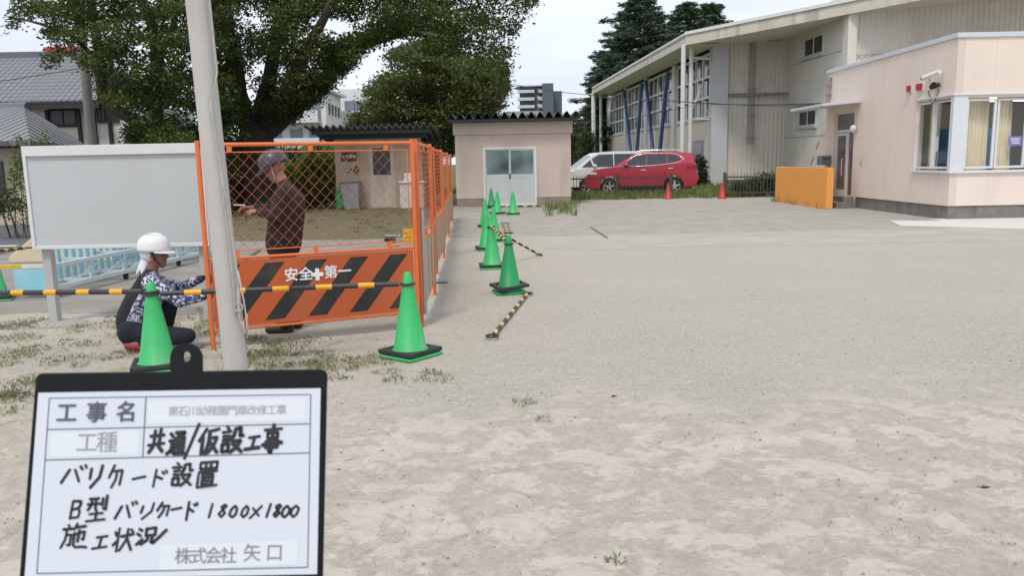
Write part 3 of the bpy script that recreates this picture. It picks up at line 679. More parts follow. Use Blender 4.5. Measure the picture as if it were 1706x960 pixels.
# lower openings of the facade
pur = mat('purple_frame', (.36, .26, .36), .6)
Ya, Yb = fY(1173), fY(1155); q = MB(); wseg(q, Ya, Yb, 1.3, 2.65, .03, .1); f_ = q.build('window', pur, gy)
q = MB(); wseg(q, Ya + .25, Yb - .25, 1.45, 2.5, .045, .03); q.build('pane', dglass, f_)
Ya, Yb = fY(1040), fY(1030); q = MB(); wseg(q, Ya, Yb, .8, 2.2, .03, .1); q.build('door', mat('teal_paint', (.05, .22, .2), .6), gy)
# roof, fascia, soffit
eN, eF = Vector((ex(45), 45, 8.28)), Vector((ex(77), 77, 8.28))
B1 = at(1420, 0, 39.0); dirB = (B1 - eN); C1 = eN + dirB * 3.0
back = Vector((C1.x - 1.8, 77, C1.z))
mb = MB().add([eN, C1, back, eF] + [p - Vector((0, 0, .2)) for p in (eN, C1, back, eF)], [(0, 1, 2, 3), (7, 6, 5, 4), (0, 4, 5, 1), (3, 7, 4, 0), (1, 5, 6, 2), (2, 6, 7, 3)])
mb.build('roof', mat('gym_roof', (.45, .45, .45), .6, .12, 2), gy)
def fas(mb, a, b, z0, z1, th):
    d = (b - a); q = Vector((d.y, -d.x, 0)).normalized() * th
    mb.add([a + Vector((0, 0, z0)), b + Vector((0, 0, z0)), b + Vector((0, 0, z1)), a + Vector((0, 0, z1)), a + q + Vector((0, 0, z0)), b + q + Vector((0, 0, z0)), b + q + Vector((0, 0, z1)), a + q + Vector((0, 0, z1))],
           [(0, 1, 2, 3), (7, 6, 5, 4), (0, 4, 5, 1), (1, 5, 6, 2), (2, 6, 7, 3), (3, 7, 4, 0)])
mb = MB(); fas(mb, eF, eN, -.55, -.02, -.06); fas(mb, eN, C1, -.6, -.02, .06)
mb.build('fascia', mat('gym_fascia', (.58, .54, .46), .8, .1, 1.5, dirt=((.28, .22, .18), 1.2, .85, (1.5, 1.5, .1))), gy)
mb = MB(); fas(mb, eF, eN, -.06, .1, -.14); fas(mb, eN, C1, -.06, .1, .14); mb.build('gutter', mat('gutter_white', (.68, .68, .67), .5, .05), gy)
sf = mat('gym_soffit', (.76, .73, .66), .85, .05, 2)
mb = MB().quad(eN + Vector((.1, .1, -.5)), Vector((fx(45), 45.2, 7.75)), Vector((fx(77), 77, 7.75)), eF + Vector((.1, 0, -.5)))
mb.quad(eN + Vector((0.1, 0.05, -.55)), C1 + Vector((0, .05, -.55)), Vector((C1.x, 47.5, C1.z - .6)), Vector((fx(47), 47.5, 7.76))); mb.build('soffit', sf, gy)
# gable: grey pillar, corrugated sheet, flat flank, upper corrugated wall
def corr(mb, a, b, z0, z1, p=.2, amp=.03, zt=None):
    a = Vector(a); b = Vector(b); d = b - a; ln = d.length; d.normalize(); q = Vector((d.y, -d.x, 0)); n = int(ln / p) * 4; vs = []; fs = []
    for i in range(n + 1):
        t = ln * i / n; o = amp * (1 if i % 4 in (0, 1) else -1); pt = a + d * t + q * o; zz1 = z1 + ((zt - z1) * i / n if zt else 0)
        vs += [(pt.x, pt.y, z0), (pt.x, pt.y, zz1)]
    for i in range(n): fs.append((2 * i, 2 * i + 2, 2 * i + 3, 2 * i + 1))
    mb.add(vs, fs)
gx0 = at(1205, 280, 46.5).x; gx1 = at(1304, 280, 46.9).x
MB().box((fx(46.3) - .12, 46.0, 0), (gx0 + .05, 46.75, 8.0)).build('pillar', gpl, gy)
mb = MB(); corr(mb, (gx0, 46.5, 0), (gx1, 46.9, 0), .3, 8.9, zt=9.6, p=.24, amp=.05); mb.build('wall', gwc, gy)
MB().box((gx0, 46.62, 0), (gx1, 46.9, .32)).build('plinth', plinth_m, gy)
mb = MB().box((gx0, 46.33, 5.02), (gx1, 46.45, 5.17)); mb.build('girt', mat('girt_grey', (.22, .21, .20), .7), gy)
cx_ = at(1252, 150, 46.4).x; mb = MB()
for i in range(5): mb.tube([(cx_ - .14 + .085 * i, 46.38, 2.3), (cx_ - .14 + .085 * i, 46.38, 8.8)], .02, 6)
for z in (2.6, 3.9, 5.35): mb.box((cx_ - .24, 46.32, z), (cx_ + .32, 46.36, z + .07))
mb.build('conduit', mat('conduit_grey', (.25, .245, .25), .6, .2), gy)
MB().box((cx_ + .15, 46.1, 8.1), (cx_ + .75, 46.4, 8.6)).build('vent_box', gwc, gy, bevel=.01)
mb = MB()
for i in range(5): mb.box((cx_ + .85, 46.25, 8.0 + i * .14), (cx_ + 1.6, 46.4, 8.1 + i * .14))
mb.build('louvre', mat('louvre_brown', (.40, .33, .27), .7), gy)
kx, ky = at(1406, 200, 39.5).x, 39.5
def flank(Y): return gx1 + (kx - gx1) * (46.9 - Y) / (46.9 - ky)
def fl_box(mb, Ya, Yb, z0, z1, out, th=.2): mb.prism([(flank(Ya) - out, Ya), (flank(Yb) - out, Yb), (flank(Yb) - out + th, Yb), (flank(Ya) - out + th, Ya)], 'z', z0, z1)
mb = MB(); fl_box(mb, 46.9, ky, 0, 9.2, 0); mb.build('wall', gw, gy)
def flY(px):
    lo, hi = ky, 46.9
    for _ in range(40):
        mid = (lo + hi) / 2; v = Vector((flank(mid), mid, 4)) - O; q = 853 + FPX * v.dot(Rv) / v.dot(Fv)
        lo, hi = (mid, hi) if q > px else (lo, mid)
    return lo
def flZ(px, py): 
    Y_ = flY(px); return at(px, py, Y_).z
for (pa, pb, ya, yb) in ((1337, 1368, 92, 60), (1332, 1361, 210, 183)):
    Ya, Yb = flY(pa), flY(pb); z0, z1 = flZ((pa + pb) / 2, ya), flZ((pa + pb) / 2, yb)
    q = MB(); fl_box(q, Ya, Yb, z0, z0 + .08, .05, .08); fl_box(q, Ya, Yb, z1 - .08, z1, .05, .08)
    fl_box(q, Ya, Ya - .08, z0 + .08, z1 - .08, .05, .08); fl_box(q, Yb + .08, Yb, z0 + .08, z1 - .08, .05, .08); ym = (Ya + Yb) / 2; fl_box(q, ym + .04, ym - .04, z0 + .08, z1 - .08, .045, .08)
    wf = q.build('window', alu, gy); q = MB(); fl_box(q, Ya - .08, Yb + .08, z0 + .08, z1 - .08, .015, .03); q.build('pane', dglass, wf)
    q = MB(); fl_box(q, Ya + .1, Yb - .1, z0 - .14, z0, .12, .14); q.build('sill', gpl, wf)
q = MB(); Ya, Yb = flY(1328), flY(1366); z1 = flZ(1345, 176); q.prism([(flank(Ya) - .5, Ya), (flank(Yb) - .5, Yb), (flank(Yb), Yb), (flank(Ya), Ya)], 'z', z1, z1 + .06); q.build('awning', cop, gy)
for z in (2.6, 6.6): q = MB(); fl_box(q, 46.8, ky + .3, z, z + .04, .012, .02); q.build('joint', mat('joint_grey', (.4, .38, .34), .8), gy)
MB().box((kx - .12, ky - .35, 0), (kx + .3, ky + .3, 9.3)).build('pillar', gw, gy)
mb = MB(); corr(mb, (kx + .3, ky - .05, 0), (kx + 14, ky + .6, 0), .2, 9.05, zt=12.2, p=.26); mb.build('wall', gwc, gy)
MB().box((kx + .3, ky - .14, 6.3), (kx + 14, ky - .1, 6.34)).build('joint', MATS['joint_grey'], gy)
# eave columns and bracing
for (px, py, Y_, r) in ((1136, 250, 45.1, .13), (1149, 250, 45.6, .11)):
    p = at(px, py, Y_); MB().tube([(p.x, p.y, 0), (p.x + .02, p.y, 7.75)], r, 12).build('column', gwh, gy, smooth=60)
for (px, Y_, r) in ((989, 76.6, .2), (1001, 76.9, .14)):
    p = at(px, 240, Y_); MB().tube([(p.x, p.y, 0), (p.x, p.y, 7.8)], r, 12).build('column', gwh, gy, smooth=60)
p1 = at(1149, 90, 45.6); MB().tube([(p1.x, 45.6, 7.1), (fx(46.4), 46.4, 7.1)], .08, 8).tube([(p1.x, 45.6, 3.75), (fx(46.4), 46.4, 3.75)], .05, 8).tube([(p1.x, 45.6, 7.0), (fx(46.4) - .15, 46.2, 3.8)], .02, 6).tube([(p1.x, 45.6, 3.8), (fx(46.4) - .15, 46.2, 7.0)], .02, 6).build('brace', gwh, gy)
blue = mat('strut_blue', (.05, .105, .26), .5, .2, 2)
for (pt, pb, off) in ((1046, 1051, 0), (1076, 1061, 0), (1083, 1088, 0), (1120, 1099, 0)):
    Y_t = fY(pt); a_ = Vector((fx(Y_t) - .35, Y_t, 7.4)); Yb = fY(pb) - 2.2
    b_ = at(pb, 255, Yb); d_ = (b_ - a_); b2 = a_ + d_ * (a_.z / -d_.z)
    MB().tube([a_, b2], [.13, .15], 12).build('strut', blue, gy, smooth=60)

# ---- far buildings
def block(name, label, px0, px1, py0, Y, depth, wallm, cat='building', base=0):
    a, b = at(px0, py0, Y), at(px1, py0, Y); z = (a.z + b.z) / 2
    t_ = thing(name, label, cat, ((a.x + b.x) / 2, Y, 0)); MB().box((a.x, Y, base), (b.x, Y + depth, z)).build('wall', wallm, t_); return t_, a.x, b.x, z
dk = mat('tower_dark_tile', (.095, .11, .14), .6, .1, .5)
tw, ax, bx, tz = block('apartment_tower', 'distant dark grey apartment tower with pale balconies', 866, 905, 144, 320, 14, dk)
lt = mat('balcony_pale', (.55, .58, .60), .6)
c0_, c1_ = at(904, 150, 314).x, at(922, 150, 314).x; w1_ = at(935, 150, 324).x
MB().box((c0_, 314, 0), (c1_, 334, tz + .6)).build('stair_core', dk, tw)
MB().box((c1_ + .01, 320, 0), (w1_, 338, tz - 1.9)).build('wing', dk, tw)
for k in range(12):
    z = tz - .5 - k * 2.9
    MB().box((ax - 1.0, 317.6, z - 2.0), (ax + 5.6, 319.99, z - .9)).build('balcony', lt, tw)
    MB().box((ax + .3, 319.9, z - .85), (ax + 5.4, 319.985, z + .1)).build('window', dglass, tw)
    MB().box((ax + 6.8, 319.9, z - 1.5), (ax + 7.7, 319.985, z - .3)).build('window', lt, tw)
    MB().box((c0_ - 1.4, 318.6, z - 2.0), (c0_ - .01, 319.99, z - .6)).build('balcony', lt, tw)
MB().box((ax - 1.2, 318, tz), (c0_ - .02, 333, tz + .4)).build('roof', lt, tw)
lg = mat('low_block_grey', (.33, .34, .36), .8, .1, .3)
t_, a, b, z = block('low_block', 'low grey building at the foot of the dark apartment tower', 838, 902, 185, 150, 12, lg)
for k in range(6): MB().box((a + .6 + k * 1.2, 149.9, z - 1.6), (a + 1.2 + k * 1.2, 149.99, z - .6)).build('window', dglass, t_)
pw = mat('station_white', (.62, .65, .68), .6)
t_, a, b, z = block('pale_office', 'pale blue roofed building behind the parked white van', 940, 1012, 213, 95, 10, mat('office_wall', (.3, .33, .36), .7))
MB().box((a - .5, 93.5, z - .1), (b + 1, 106, z + .35)).build('roof', pw, t_)
MB().box((a + .3, 94.8, z - 3.6), (b - 1, 94.99, z - 2.2)).build('window', mat('office_band', (.45, .52, .52), .4), t_)
MB().tube([(a + 1.8, 94.4, 0), (a + 1.8, 94.4, z - .2)], .15, 8).build('column', pw, t_)

wht = mat('apartment_white', (.66, .65, .62), .8, .06, .4, dirt=((.45, .43, .40), .4, .6))
wbl = mat('balcony_white', (.60, .63, .66), .6, .05)
wa = thing('white_apartments', 'white three storey apartment block with balconies behind the spreading tree', 'building', tuple(at(520, 300, 85).to_2d()) + (0,))
p0, p1 = at(428, 155, 85), at(541, 155, 85); p2 = at(567, 160, 96); zt = 9.4
MB().prism([(p0.x, 85), (p1.x, 85), (p2.x, 96), (p0.x, 96)], 'z', 0, zt).build('wall', wht, wa)
MB().box((p0.x - .2, 84.0, zt), (p1.x + .1, 95.9, zt + .25)).build('roof', wbl, wa)
for z in (.5, 3.25, 6.0):
    MB().box((p0.x + .3, 83.4, z), (p1.x - .5, 84.98, z + .14)).box((p0.x + .3, 83.4, z + .14), (p1.x - .5, 83.5, z + 1.2)).build('balcony', wbl, wa)
    for u in (1.0, 3.2, 5.2): MB().box((p0.x + u, 84.9, z + .2), (p0.x + u + 1.3, 84.985, z + 2.15)).build('window', mat('apart_glass', (.18, .22, .25), .2), wa)
for i in range(4):
    t = .2 + i * .2; q = Vector((p1.x, 85, 0)).lerp(Vector((p2.x, 96, 0)), t)
    for z in (1.4, 4.2, 7.0): MB().box((q.x - .02, q.y - .35, z), (q.x + .12, q.y + .35, z + 1.15)).build('window', dglass, wa)
wb = thing('white_apartments_wing', 'further white apartment wing seen between two leafy trees', 'building', tuple(at(590, 300, 98).to_2d()) + (0,))
a, b = at(562, 152, 98), at(640, 152, 98)
MB().box((a.x, 98, 0), (b.x, 108, 10.6)).build('wall', wht, wb)
for z in (1.2, 4.0, 6.7):
    MB().box((a.x + .4, 96.6, z), (b.x, 97.98, z + 1.25)).build('balcony', wbl, wb); MB().box((a.x + .8, 97.9, z + 1.3), (b.x - .5, 97.985, z + 2.5)).build('window', mat('apart_glass', (.1, .1, .1)), wb)

# houses on the left
tile = panel_mat('roof_tiles', (.235, .242, .262), 4, .29, .5, .42, .045, var=.16, scale=3)
tn = tile.node_tree; tb = tn.nodes['Principled BSDF']
wv = tn.nodes.new('ShaderNodeTexWave'); wv.bands_direction = 'Y'; wv.inputs['Scale'].default_value = 1.25; wv.wave_profile = 'SAW'
wv2 = tn.nodes.new('ShaderNodeTexWave'); wv2.bands_direction = 'X'; wv2.inputs['Scale'].default_value = 1.15
tcx = tn.nodes.new('ShaderNodeTexCoord'); tn.links.new(tcx.outputs['Object'], wv.inputs[0]); tn.links.new(tcx.outputs['Object'], wv2.inputs[0])
am = tn.nodes.new('ShaderNodeMath'); am.operation = 'ADD'; tn.links.new(wv.outputs[1], am.inputs[0]); tn.links.new(wv2.outputs[1], am.inputs[1])
bp = tn.nodes.new('ShaderNodeBump'); bp.inputs['Strength'].default_value = 1; bp.inputs['Distance'].default_value = .08
tn.links.new(am.outputs[0], bp.inputs['Height']); tn.links.new(bp.outputs[0], tb.inputs['Normal'])
dwood = mat('dark_timber', (.035, .028, .025), .7, .2)
hw = mat('house_plaster', (.64, .62, .58), .85, .05, 1)
ha = thing('tiled_house', 'white plastered house with long grey tiled roof and dark timber', 'house', (-22, 36, 0))
e0, e1 = at(-60, 176, 36), at(165, 172, 36); r0, r1 = at(-60, 98, 40), at(132, 97, 40)
ez = (e0.z + e1.z) / 2; rz_ = (r0.z + r1.z) / 2
mb = MB().add([(e0.x - 6, 36, ez), (e1.x, 36, ez), (r1.x + .6, 40, rz_), (r0.x - 6, 40, rz_), (e1.x, 44, ez), (e0.x - 6, 44, ez)], [(0, 1, 2, 3), (3, 2, 4, 5)])
o = mb.build('roof', tile, ha); o.modifiers.new('s', 'SOLIDIFY').thickness = -.16
MB().box((r0.x - 6, 39.8, rz_ + .02), (r1.x + .7, 40.2, rz_ + .3)).build('ridge', mat('ridge_tile', (.13, .14, .17), .5), ha)
MB().box((e0.x - 6, 35.9, ez - .2), (e1.x, 36.0, ez - .02)).build('fascia', dwood, ha)
hx = e1.x - .6
MB().box((e0.x - 6, 36.8, 0), (hx + 1.9, 43.4, ez)).build('wall', hw, ha)
for (pa, pb, ya, yb) in ((86, 130, 212, 176), (164, 178, 205, 172), (186, 197, 204, 176)):
    a = at(pa, ya, 36.8); b = at(pb, yb, 36.8)
    f_ = MB().box((a.x, 36.7, a.z), (b.x, 36.79, b.z)).build('window', dwood, ha)
    MB().box((a.x + .12, 36.67, a.z + .12), ((a.x + b.x) / 2 - .04, 36.699, b.z - .1)).box(((a.x + b.x) / 2 + .04, 36.67, a.z + .12), (b.x - .12, 36.699, b.z - .1)).build('pane', dglass, f_)
for px in (80, 132, 157, 183):
    a = at(px, 200, 36.75); MB().box((a.x - .07, 36.66, 0), (a.x + .07, 36.795, ez - .2)).build('timber_post', dwood, ha)
hb = thing('hipped_house', 'nearer small house with grey hipped tile roof behind the blank noticeboard', 'house', (-18, 26, 0))
c0 = at(146, 240, 31); p_ = at(38, 182, 28); l0 = at(-80, 178, 29); f0 = at(50, 242, 23)
mb = MB().add([(f0.x - 12, 24.5, f0.z), (f0.x, 23, f0.z), (c0.x, 31, f0.z), (p_.x, 28, p_.z), (l0.x - 5, 29.5, p_.z), (c0.x - 12, 33, f0.z)], [(0, 1, 3, 4), (1, 2, 3), (2, 5, 4, 3)])
o = mb.build('roof', tile, hb); o.modifiers.new('s', 'SOLIDIFY').thickness = -.14
MB().tube([(p_.x + .2, 28, p_.z + .05), (l0.x - 5, 29.5, p_.z + .05)], .2, 8).build('ridge', MATS['ridge_tile'], hb)
bw = mat('house_beige', (.50, .42, .31), .85, .08, 1)
wx = f0.x - .5
MB().box((-26, 23.9, 0), (wx, 30.5, f0.z - .05)).build('wall', bw, hb)
MB().box((wx - .35, 23.75, 1.1), (wx - .1, 23.899, 1.5)).build('meter_box', mat('meter', (.52, .48, .36), .6), hb, bevel=.01)
MB().tube([(wx - .05, 23.85, 0), (wx - .05, 23.85, f0.z - .2)], .035, 8).build('downpipe', mat('pipe_grey', (.26, .23, .23)), hb)
a = at(4, 262, 23.9)
MB().box((-24.6, 23.84, .9), (a.x, 23.899, 1.9)).build('window', dglass, hb)

# utility pole, red rooftop sign, wires
upx = at(152, 238, 31); upt = at(141, 108, 31)
up = thing('utility_pole', 'grey concrete utility pole in front of the tiled house', 'pole', (upx.x, 31, 0))
MB().tube([(upx.x, 31, 0), (upt.x + .02, 31, 8.2)], [.2, .15], 12).build('shaft', mat('pole_concrete', (.27, .265, .25), .85, .15, 3), up, smooth=60)
MB().box((upt.x - .8, 30.92, 7.6), (upt.x + .8, 31.0, 7.7)).build('crossarm', mat('pipe_grey', (.26, .23, .23)), up)
a = at(74, 95, 62); b = at(126, 77, 62)
rs = thing('rooftop_sign', 'red rooftop sign half hidden by leaves above the tiled house', 'sign', ((a.x + b.x) / 2, 62, 0))
MB().box((a.x, 62, a.z), (b.x, 62.3, b.z)).build('panel', mat('sign_bright_red', (.62, .05, .06), .5, .1), rs)
MB().box((a.x - 1.5, 62.31, 0), (b.x + 1.0, 68, a.z - .3)).box((a.x + .3, 62.05, a.z - .3), (a.x + .5, 62.25, a.z)).box((b.x - .5, 62.05, a.z - .3), (b.x - .3, 62.25, a.z)).build('support', lg, rs)
wire = mat('wire_black', (.03, .03, .035), .6)
def cable(pts, r, lb):
    P = []
    for i in range(len(pts) - 1):
        a, b = Vector(pts[i]), Vector(pts[i + 1])
        for j in range(12):
            t = j / 12; p = a.lerp(b, t); p.z -= .12 * math.sin(math.pi * t) * (b - a).length / 12; P.append(p)
    P.append(Vector(pts[-1])); solo(MB().tube(P, r, 6), 'overhead_wire', wire, lb, 'wire', 'overhead wires')
cable([(AX, 26.3, 3.25), at(1100, 166, 39), at(985, 158, 52), at(838, 137, 62), at(640, 95, 70)], .02, 'overhead wire running from the annex across the gymnasium front')
cable([(AX, 26.35, 3.2), at(1180, 171, 34), at(930, 205, 52)], .010, 'thinner overhead wire from the annex towards the shed roof')
cable([(-31, 33, 5.2), (upt.x, 31, 7.65)], .015, 'upper overhead wire crossing the tiled roof to the utility pole')
cable([(-31, 33, 4.2), (upt.x, 31, 5.4)], .015, 'lower overhead wire crossing the tiled roof to the utility pole')

# pale gate pier / ramp on the far left
gp = MB().prism([(-8.75, 0), (-6.9, 0), (-6.9, 1.25), (-7.25, 1.25), (-8.75, .1)], 'y', 13.8, 14.3)
solo(gp, 'gate_pier', mat('pier_beige', (.62, .53, .40), .85, .06, 2), 'pale beige sloping gate wall behind the noticeboard leg', 'wall', bevel=.02)
sw = MB().box((-10.3, 17.5, 0), (-9.0, 24, .55)); solo(sw, 'kerb_wall', mat('wall_brown', (.19, .155, .125), .9, .2, 4, .3), 'low brown stone wall beside the road below the shrubs', 'wall', bevel=.03)

# ================================================================== TREES
bark = mat('bark_dark', (.052, .042, .036), .95, .35, 5, .8, 14, stretch=(1, 1, .3))
lz = leaf_mat('zelkova_leaves', [(.022, .036, .010), (.05, .076, .018), (.085, .12, .027), (.16, .19, .045)], .4)
ll = leaf_mat('light_leaves', [(.05, .09, .02), (.10, .16, .035), (.16, .22, .06)], .35)
lc = leaf_mat('conifer_needles', [(.045, .078, .05), (.08, .125, .072), (.13, .17, .09)], .2)
lbr = leaf_mat('bright_leaves', [(.11, .18, .035), (.18, .27, .06), (.27, .35, .11)], .45)
lm = leaf_mat('mixed_leaves', [(.035, .055, .016), (.062, .088, .024), (.10, .125, .035)], .3)
lcam = leaf_mat('camphor_leaves', [(.045, .064, .018), (.085, .11, .028), (.15, .17, .042)], .36)
lh = leaf_mat('hedge_leaves', [(.02, .04, .014), (.04, .07, .02), (.075, .11, .03)], .25)

zt_ = thing('zelkova_tree', 'large dark spreading tree with forked trunk behind the mesh barricade', 'tree', tuple(at(432, 300, 30).to_2d()) + (0,))
mb = MB(); Z = lambda x, y, d=0: at(x, y, 30 + d)
bs = at(432, 300, 30); bs.z = 0
limb(mb, [bs, Z(431, 265), Z(428, 215)], .66, .6, 12)
limb(mb, [Z(428, 225), Z(402, 185), Z(392, 120, -1), Z(378, 40, -1.5), Z(360, -60, -2)], .42, .13)
limb(mb, [Z(430, 225), Z(440, 170, 1), Z(455, 100, 2), Z(470, 20, 3), Z(480, -80, 3)], .38, .12)
limb(mb, [Z(436, 228), Z(478, 190), Z(518, 158), Z(556, 112), Z(596, 80), Z(650, 48), Z(720, 25), Z(800, 10)], .36, .05)
limb(mb, [Z(440, 215), Z(475, 160, -1), Z(500, 100, -2), Z(540, 30, -3), Z(580, -50, -3)], .32, .08)
limb(mb, [Z(420, 215), Z(385, 175, 1.5), Z(345, 120, 2.5), Z(310, 50, 3)], .30, .08)
limb(mb, [Z(600, 78), Z(680, 55, 1), Z(745, 66, 1), Z(800, 70, 1)], .10, .03)
for k in range(26):
    x, y = random.uniform(380, 700), random.uniform(-40, 40); limb(mb, [Z(x, y), Z(x + random.uniform(-50, 50), y - random.uniform(10, 60), random.uniform(-2, 2))], .07, .02, 5)
mb.build('trunk', bark, zt_, smooth=60)
polyA = [(345, 235), (365, 190), (330, 100), (320, -60), (900, -60), (898, 5), (880, 32), (860, 60), (850, 105), (848, 150), (836, 168), (818, 132), (796, 112), (766, 104), (742, 115), (722, 95), (690, 80), (672, 60), (640, 64), (615, 80), (600, 92), (588, 112), (566, 135), (545, 158), (520, 172), (495, 205), (470, 195), (455, 200), (425, 195), (395, 215), (375, 238)]
cs = crown_centres(polyA, 30, 3.6, 430)
for (x, y) in ((478, 190), (498, 176), (518, 158), (537, 138), (556, 112), (576, 98), (596, 80), (625, 64), (650, 48)):
    for _ in range(9): cs.append(Z(x + random.uniform(-16, 16), y + random.uniform(-14, 20), random.uniform(-1.6, 1.2)))
cs += [Vector((random.uniform(-17, -1.0), 30 + random.uniform(-4, 6), random.uniform(8.2, 10.5))) for _ in range(40)]
pos = trim(clumps(cs, (.75, .75, .30), 150), polyA, 9)
leaf_mesh('crown', pos, .14, lz, zt_)

z2 = thing('leaning_tree', 'multi stemmed dark tree leaning over the tiled house roof', 'tree', tuple(at(268, 300, 27).to_2d()) + (0,))
W = lambda x, y, d=0: at(x, y, 27 + d); bs = at(272, 300, 27); bs.z = 0
mb = MB(); limb(mb, [bs, W(262, 225)], .34, .3)
limb(mb, [W(264, 230), W(240, 208), W(200, 188), W(172, 165), W(165, 100), W(158, 40), W(145, -60)], .24, .1)
limb(mb, [W(262, 228), W(258, 180), W(262, 100), W(255, 50), W(236, -10), W(225, -80)], .26, .11)
limb(mb, [W(262, 100), W(290, 40, 1), W(300, -40, 2)], .12, .06)
limb(mb, [W(165, 100), W(120, 60, -1), W(70, 40, -1), W(30, 30, -1)], .08, .025)
for k in range(16):
    x, y = random.uniform(150, 320), random.uniform(-40, 80); limb(mb, [W(x, y), W(x + random.uniform(-40, 40), y - random.uniform(-10, 50), random.uniform(-2, 2))], .05, .015, 5)
mb.build('trunk', bark, z2, smooth=60)
polyB = [(395, 245), (395, -60), (20, -60), (12, 10), (10, 50), (35, 40), (60, 22), (80, 45), (60, 62), (88, 78), (72, 92), (72, 118), (88, 112), (110, 90), (128, 100), (128, 118), (150, 112), (152, 130), (160, 180), (182, 190), (215, 200), (225, 240)]
cs = crown_centres(polyB, 27, 3.5, 410) + [W(8, 64), W(14, 66), W(30, 64), W(36, 60), W(-5, 66)]
cs = [c for c in cs if not (c.z < 3.6 and random.random() < .2)]
cs += [Vector((random.uniform(-17, -8), 27 + random.uniform(-4, 4), random.uniform(7.4, 9.5))) for _ in range(50)]
leaf_mesh('crown', trim(clumps(cs, (.62, .62, .26), 135), polyB + [], 9), .128, lz, z2)

t3 = thing('camphor_tree', 'bushy green tree standing behind the two sheds', 'tree', tuple(at(720, 300, 44).to_2d()) + (0,))
V_ = lambda x, y, d=0: at(x, y, 44 + d); bs = V_(722, 300); bs.z = 0
mb = MB(); limb(mb, [bs, V_(720, 220), V_(715, 150)], .5, .3); limb(mb, [V_(720, 220), V_(780, 165), V_(815, 140)], .2, .06); limb(mb, [V_(720, 210), V_(660, 170), V_(630, 150)], .2, .06); limb(mb, [V_(715, 150), V_(700, 95)], .25, .06)
mb.build('trunk', bark, t3, smooth=60)
polyC = [(590, 245), (583, 210), (590, 185), (612, 165), (604, 150), (626, 140), (640, 118), (645, 92), (668, 76), (690, 62), (715, 64), (740, 75), (770, 85), (800, 92), (828, 100), (845, 112), (838, 130), (848, 148), (838, 160), (846, 176), (832, 190), (838, 205), (820, 240), (790, 260), (640, 262)]
cs = crown_centres(polyC, 44, 4.5, 430)
leaf_mesh('crown', trim(clumps(cs, (1.05, 1.05, .32), 150), polyC, 13), .205, lcam, t3)

def conifer(px, ptop, Y, hw_px, label, seed):
    random.seed(seed); tp = at(px, ptop, Y); H_ = tp.z; rw_ = hw_px / FPX * Y
    t_ = thing('conifer', label, 'tree', (tp.x, Y, 0), group='conifers behind the gymnasium')
    MB().tube([(tp.x, Y, 0), (tp.x, Y, H_ * .97)], [.4, .04], 8).build('trunk', bark, t_)
    pos = []; axs = []; z = 1.5
    while z < H_:
        f = 1 - z / H_; rr = rw_ * (.06 + 1.05 * f ** .58) * random.uniform(.75, 1.15); nb = 6 + int(4 * f); a0 = random.random() * 6
        for k in range(nb):
            a = a0 + 6.283 * k / nb + random.uniform(-.3, .3); ln = rr * random.uniform(.7, 1.15)
            for q in range(int(6 + ln * 4.5)):
                t = .2 + .8 * q / (5 + ln * 4.5); wd = .22 * ln * (1.1 - t) + .16
                c = Vector((tp.x + math.cos(a) * ln * t, Y + math.sin(a) * ln * t, z - .22 * ln * t * t + .16 * t ** 3 * ln))
                for _ in range(15): pos.append((c.x + random.gauss(0, wd * .5), c.y + random.gauss(0, wd * .5), c.z + random.gauss(0, .11) - .1 * random.random())); axs.append((math.cos(a), math.sin(a), -.12))
        z += random.uniform(.36, .62)
    leaf_mesh('foliage', np.array(pos), .46, lc, t_, flat=.5, aspect=.26, axis=np.array(axs))
conifer(1066, -8, 84, 150, 'tallest dark conifer behind the gymnasium eaves', 3)
conifer(1146, 0, 88, 118, 'conifer with slim tip behind the gymnasium roof, right of the tallest', 9)
conifer(1020, 88, 81, 70, 'shorter dark conifer at the far end of the gymnasium', 12)
conifer(1112, 52, 86, 90, 'low conifer filling the gap between the two tallest behind the gymnasium roof', 19)
conifer(1184, 0, 92, 84, 'rightmost conifer peeping above the gymnasium roof edge', 15)

def bush(name, label, cat, poly, Y, depth, n, lm_, size, rad, per, group=None, stem=True):
    xs = [p[0] for p in poly]; c = at(sum(xs) / len(xs), 300, Y)
    t_ = thing(name, label, cat, (c.x, Y, 0), group=group)
    cs = [q for q in crown_centres(poly, Y, depth, n) if q.z > .05]
    leaf_mesh('foliage', clumps(cs, rad, per), size, lm_, t_)
    if stem:
        mb = MB()
        for k in range(5): q = random.choice(cs); mb.tube([(c.x + random.uniform(-.2, .2), Y + random.uniform(-.2, .2), 0), (q.x, q.y, max(q.z, .3))], [max(.012, rad[0] * .11 - .012), .006], 6)
        mb.build('stem', bark, t_)
    return t_
random.seed(21)
bush('round_tree', 'small round green tree between shed and gymnasium columns', 'tree', [(960, 285), (962, 232), (972, 215), (985, 218), (990, 240), (990, 285)], 70, 1.2, 60, lh, .2, (.5, .5, .4), 60)
bush('round_tree', 'dark narrow shrub just right of the shed wall', 'tree', [(946, 285), (946, 225), (956, 218), (960, 250), (962, 285)], 72, 1.0, 50, lh, .2, (.5, .5, .4), 60)
bush('garden_shrub', 'bright green shrub under the leaning tree above the noticeboard', 'shrub', [(225, 250), (255, 222), (285, 212), (312, 222), (325, 260)], 25, 1.2, 70, ll, .1, (.35, .35, .22), 80)
bush('garden_shrub', 'dark green shrub at the right end of the tiled house', 'shrub', [(205, 262), (215, 212), (240, 200), (262, 212), (268, 262)], 25.6, 1.0, 60, lh, .11, (.35, .35, .25), 80)
bush('garden_shrub', 'dark shrub mass filling the gap between the two dark trunks', 'shrub', [(330, 265), (340, 180), (368, 165), (392, 178), (402, 205), (408, 265)], 27.5, 1.4, 90, lh, .12, (.42, .42, .3), 90)
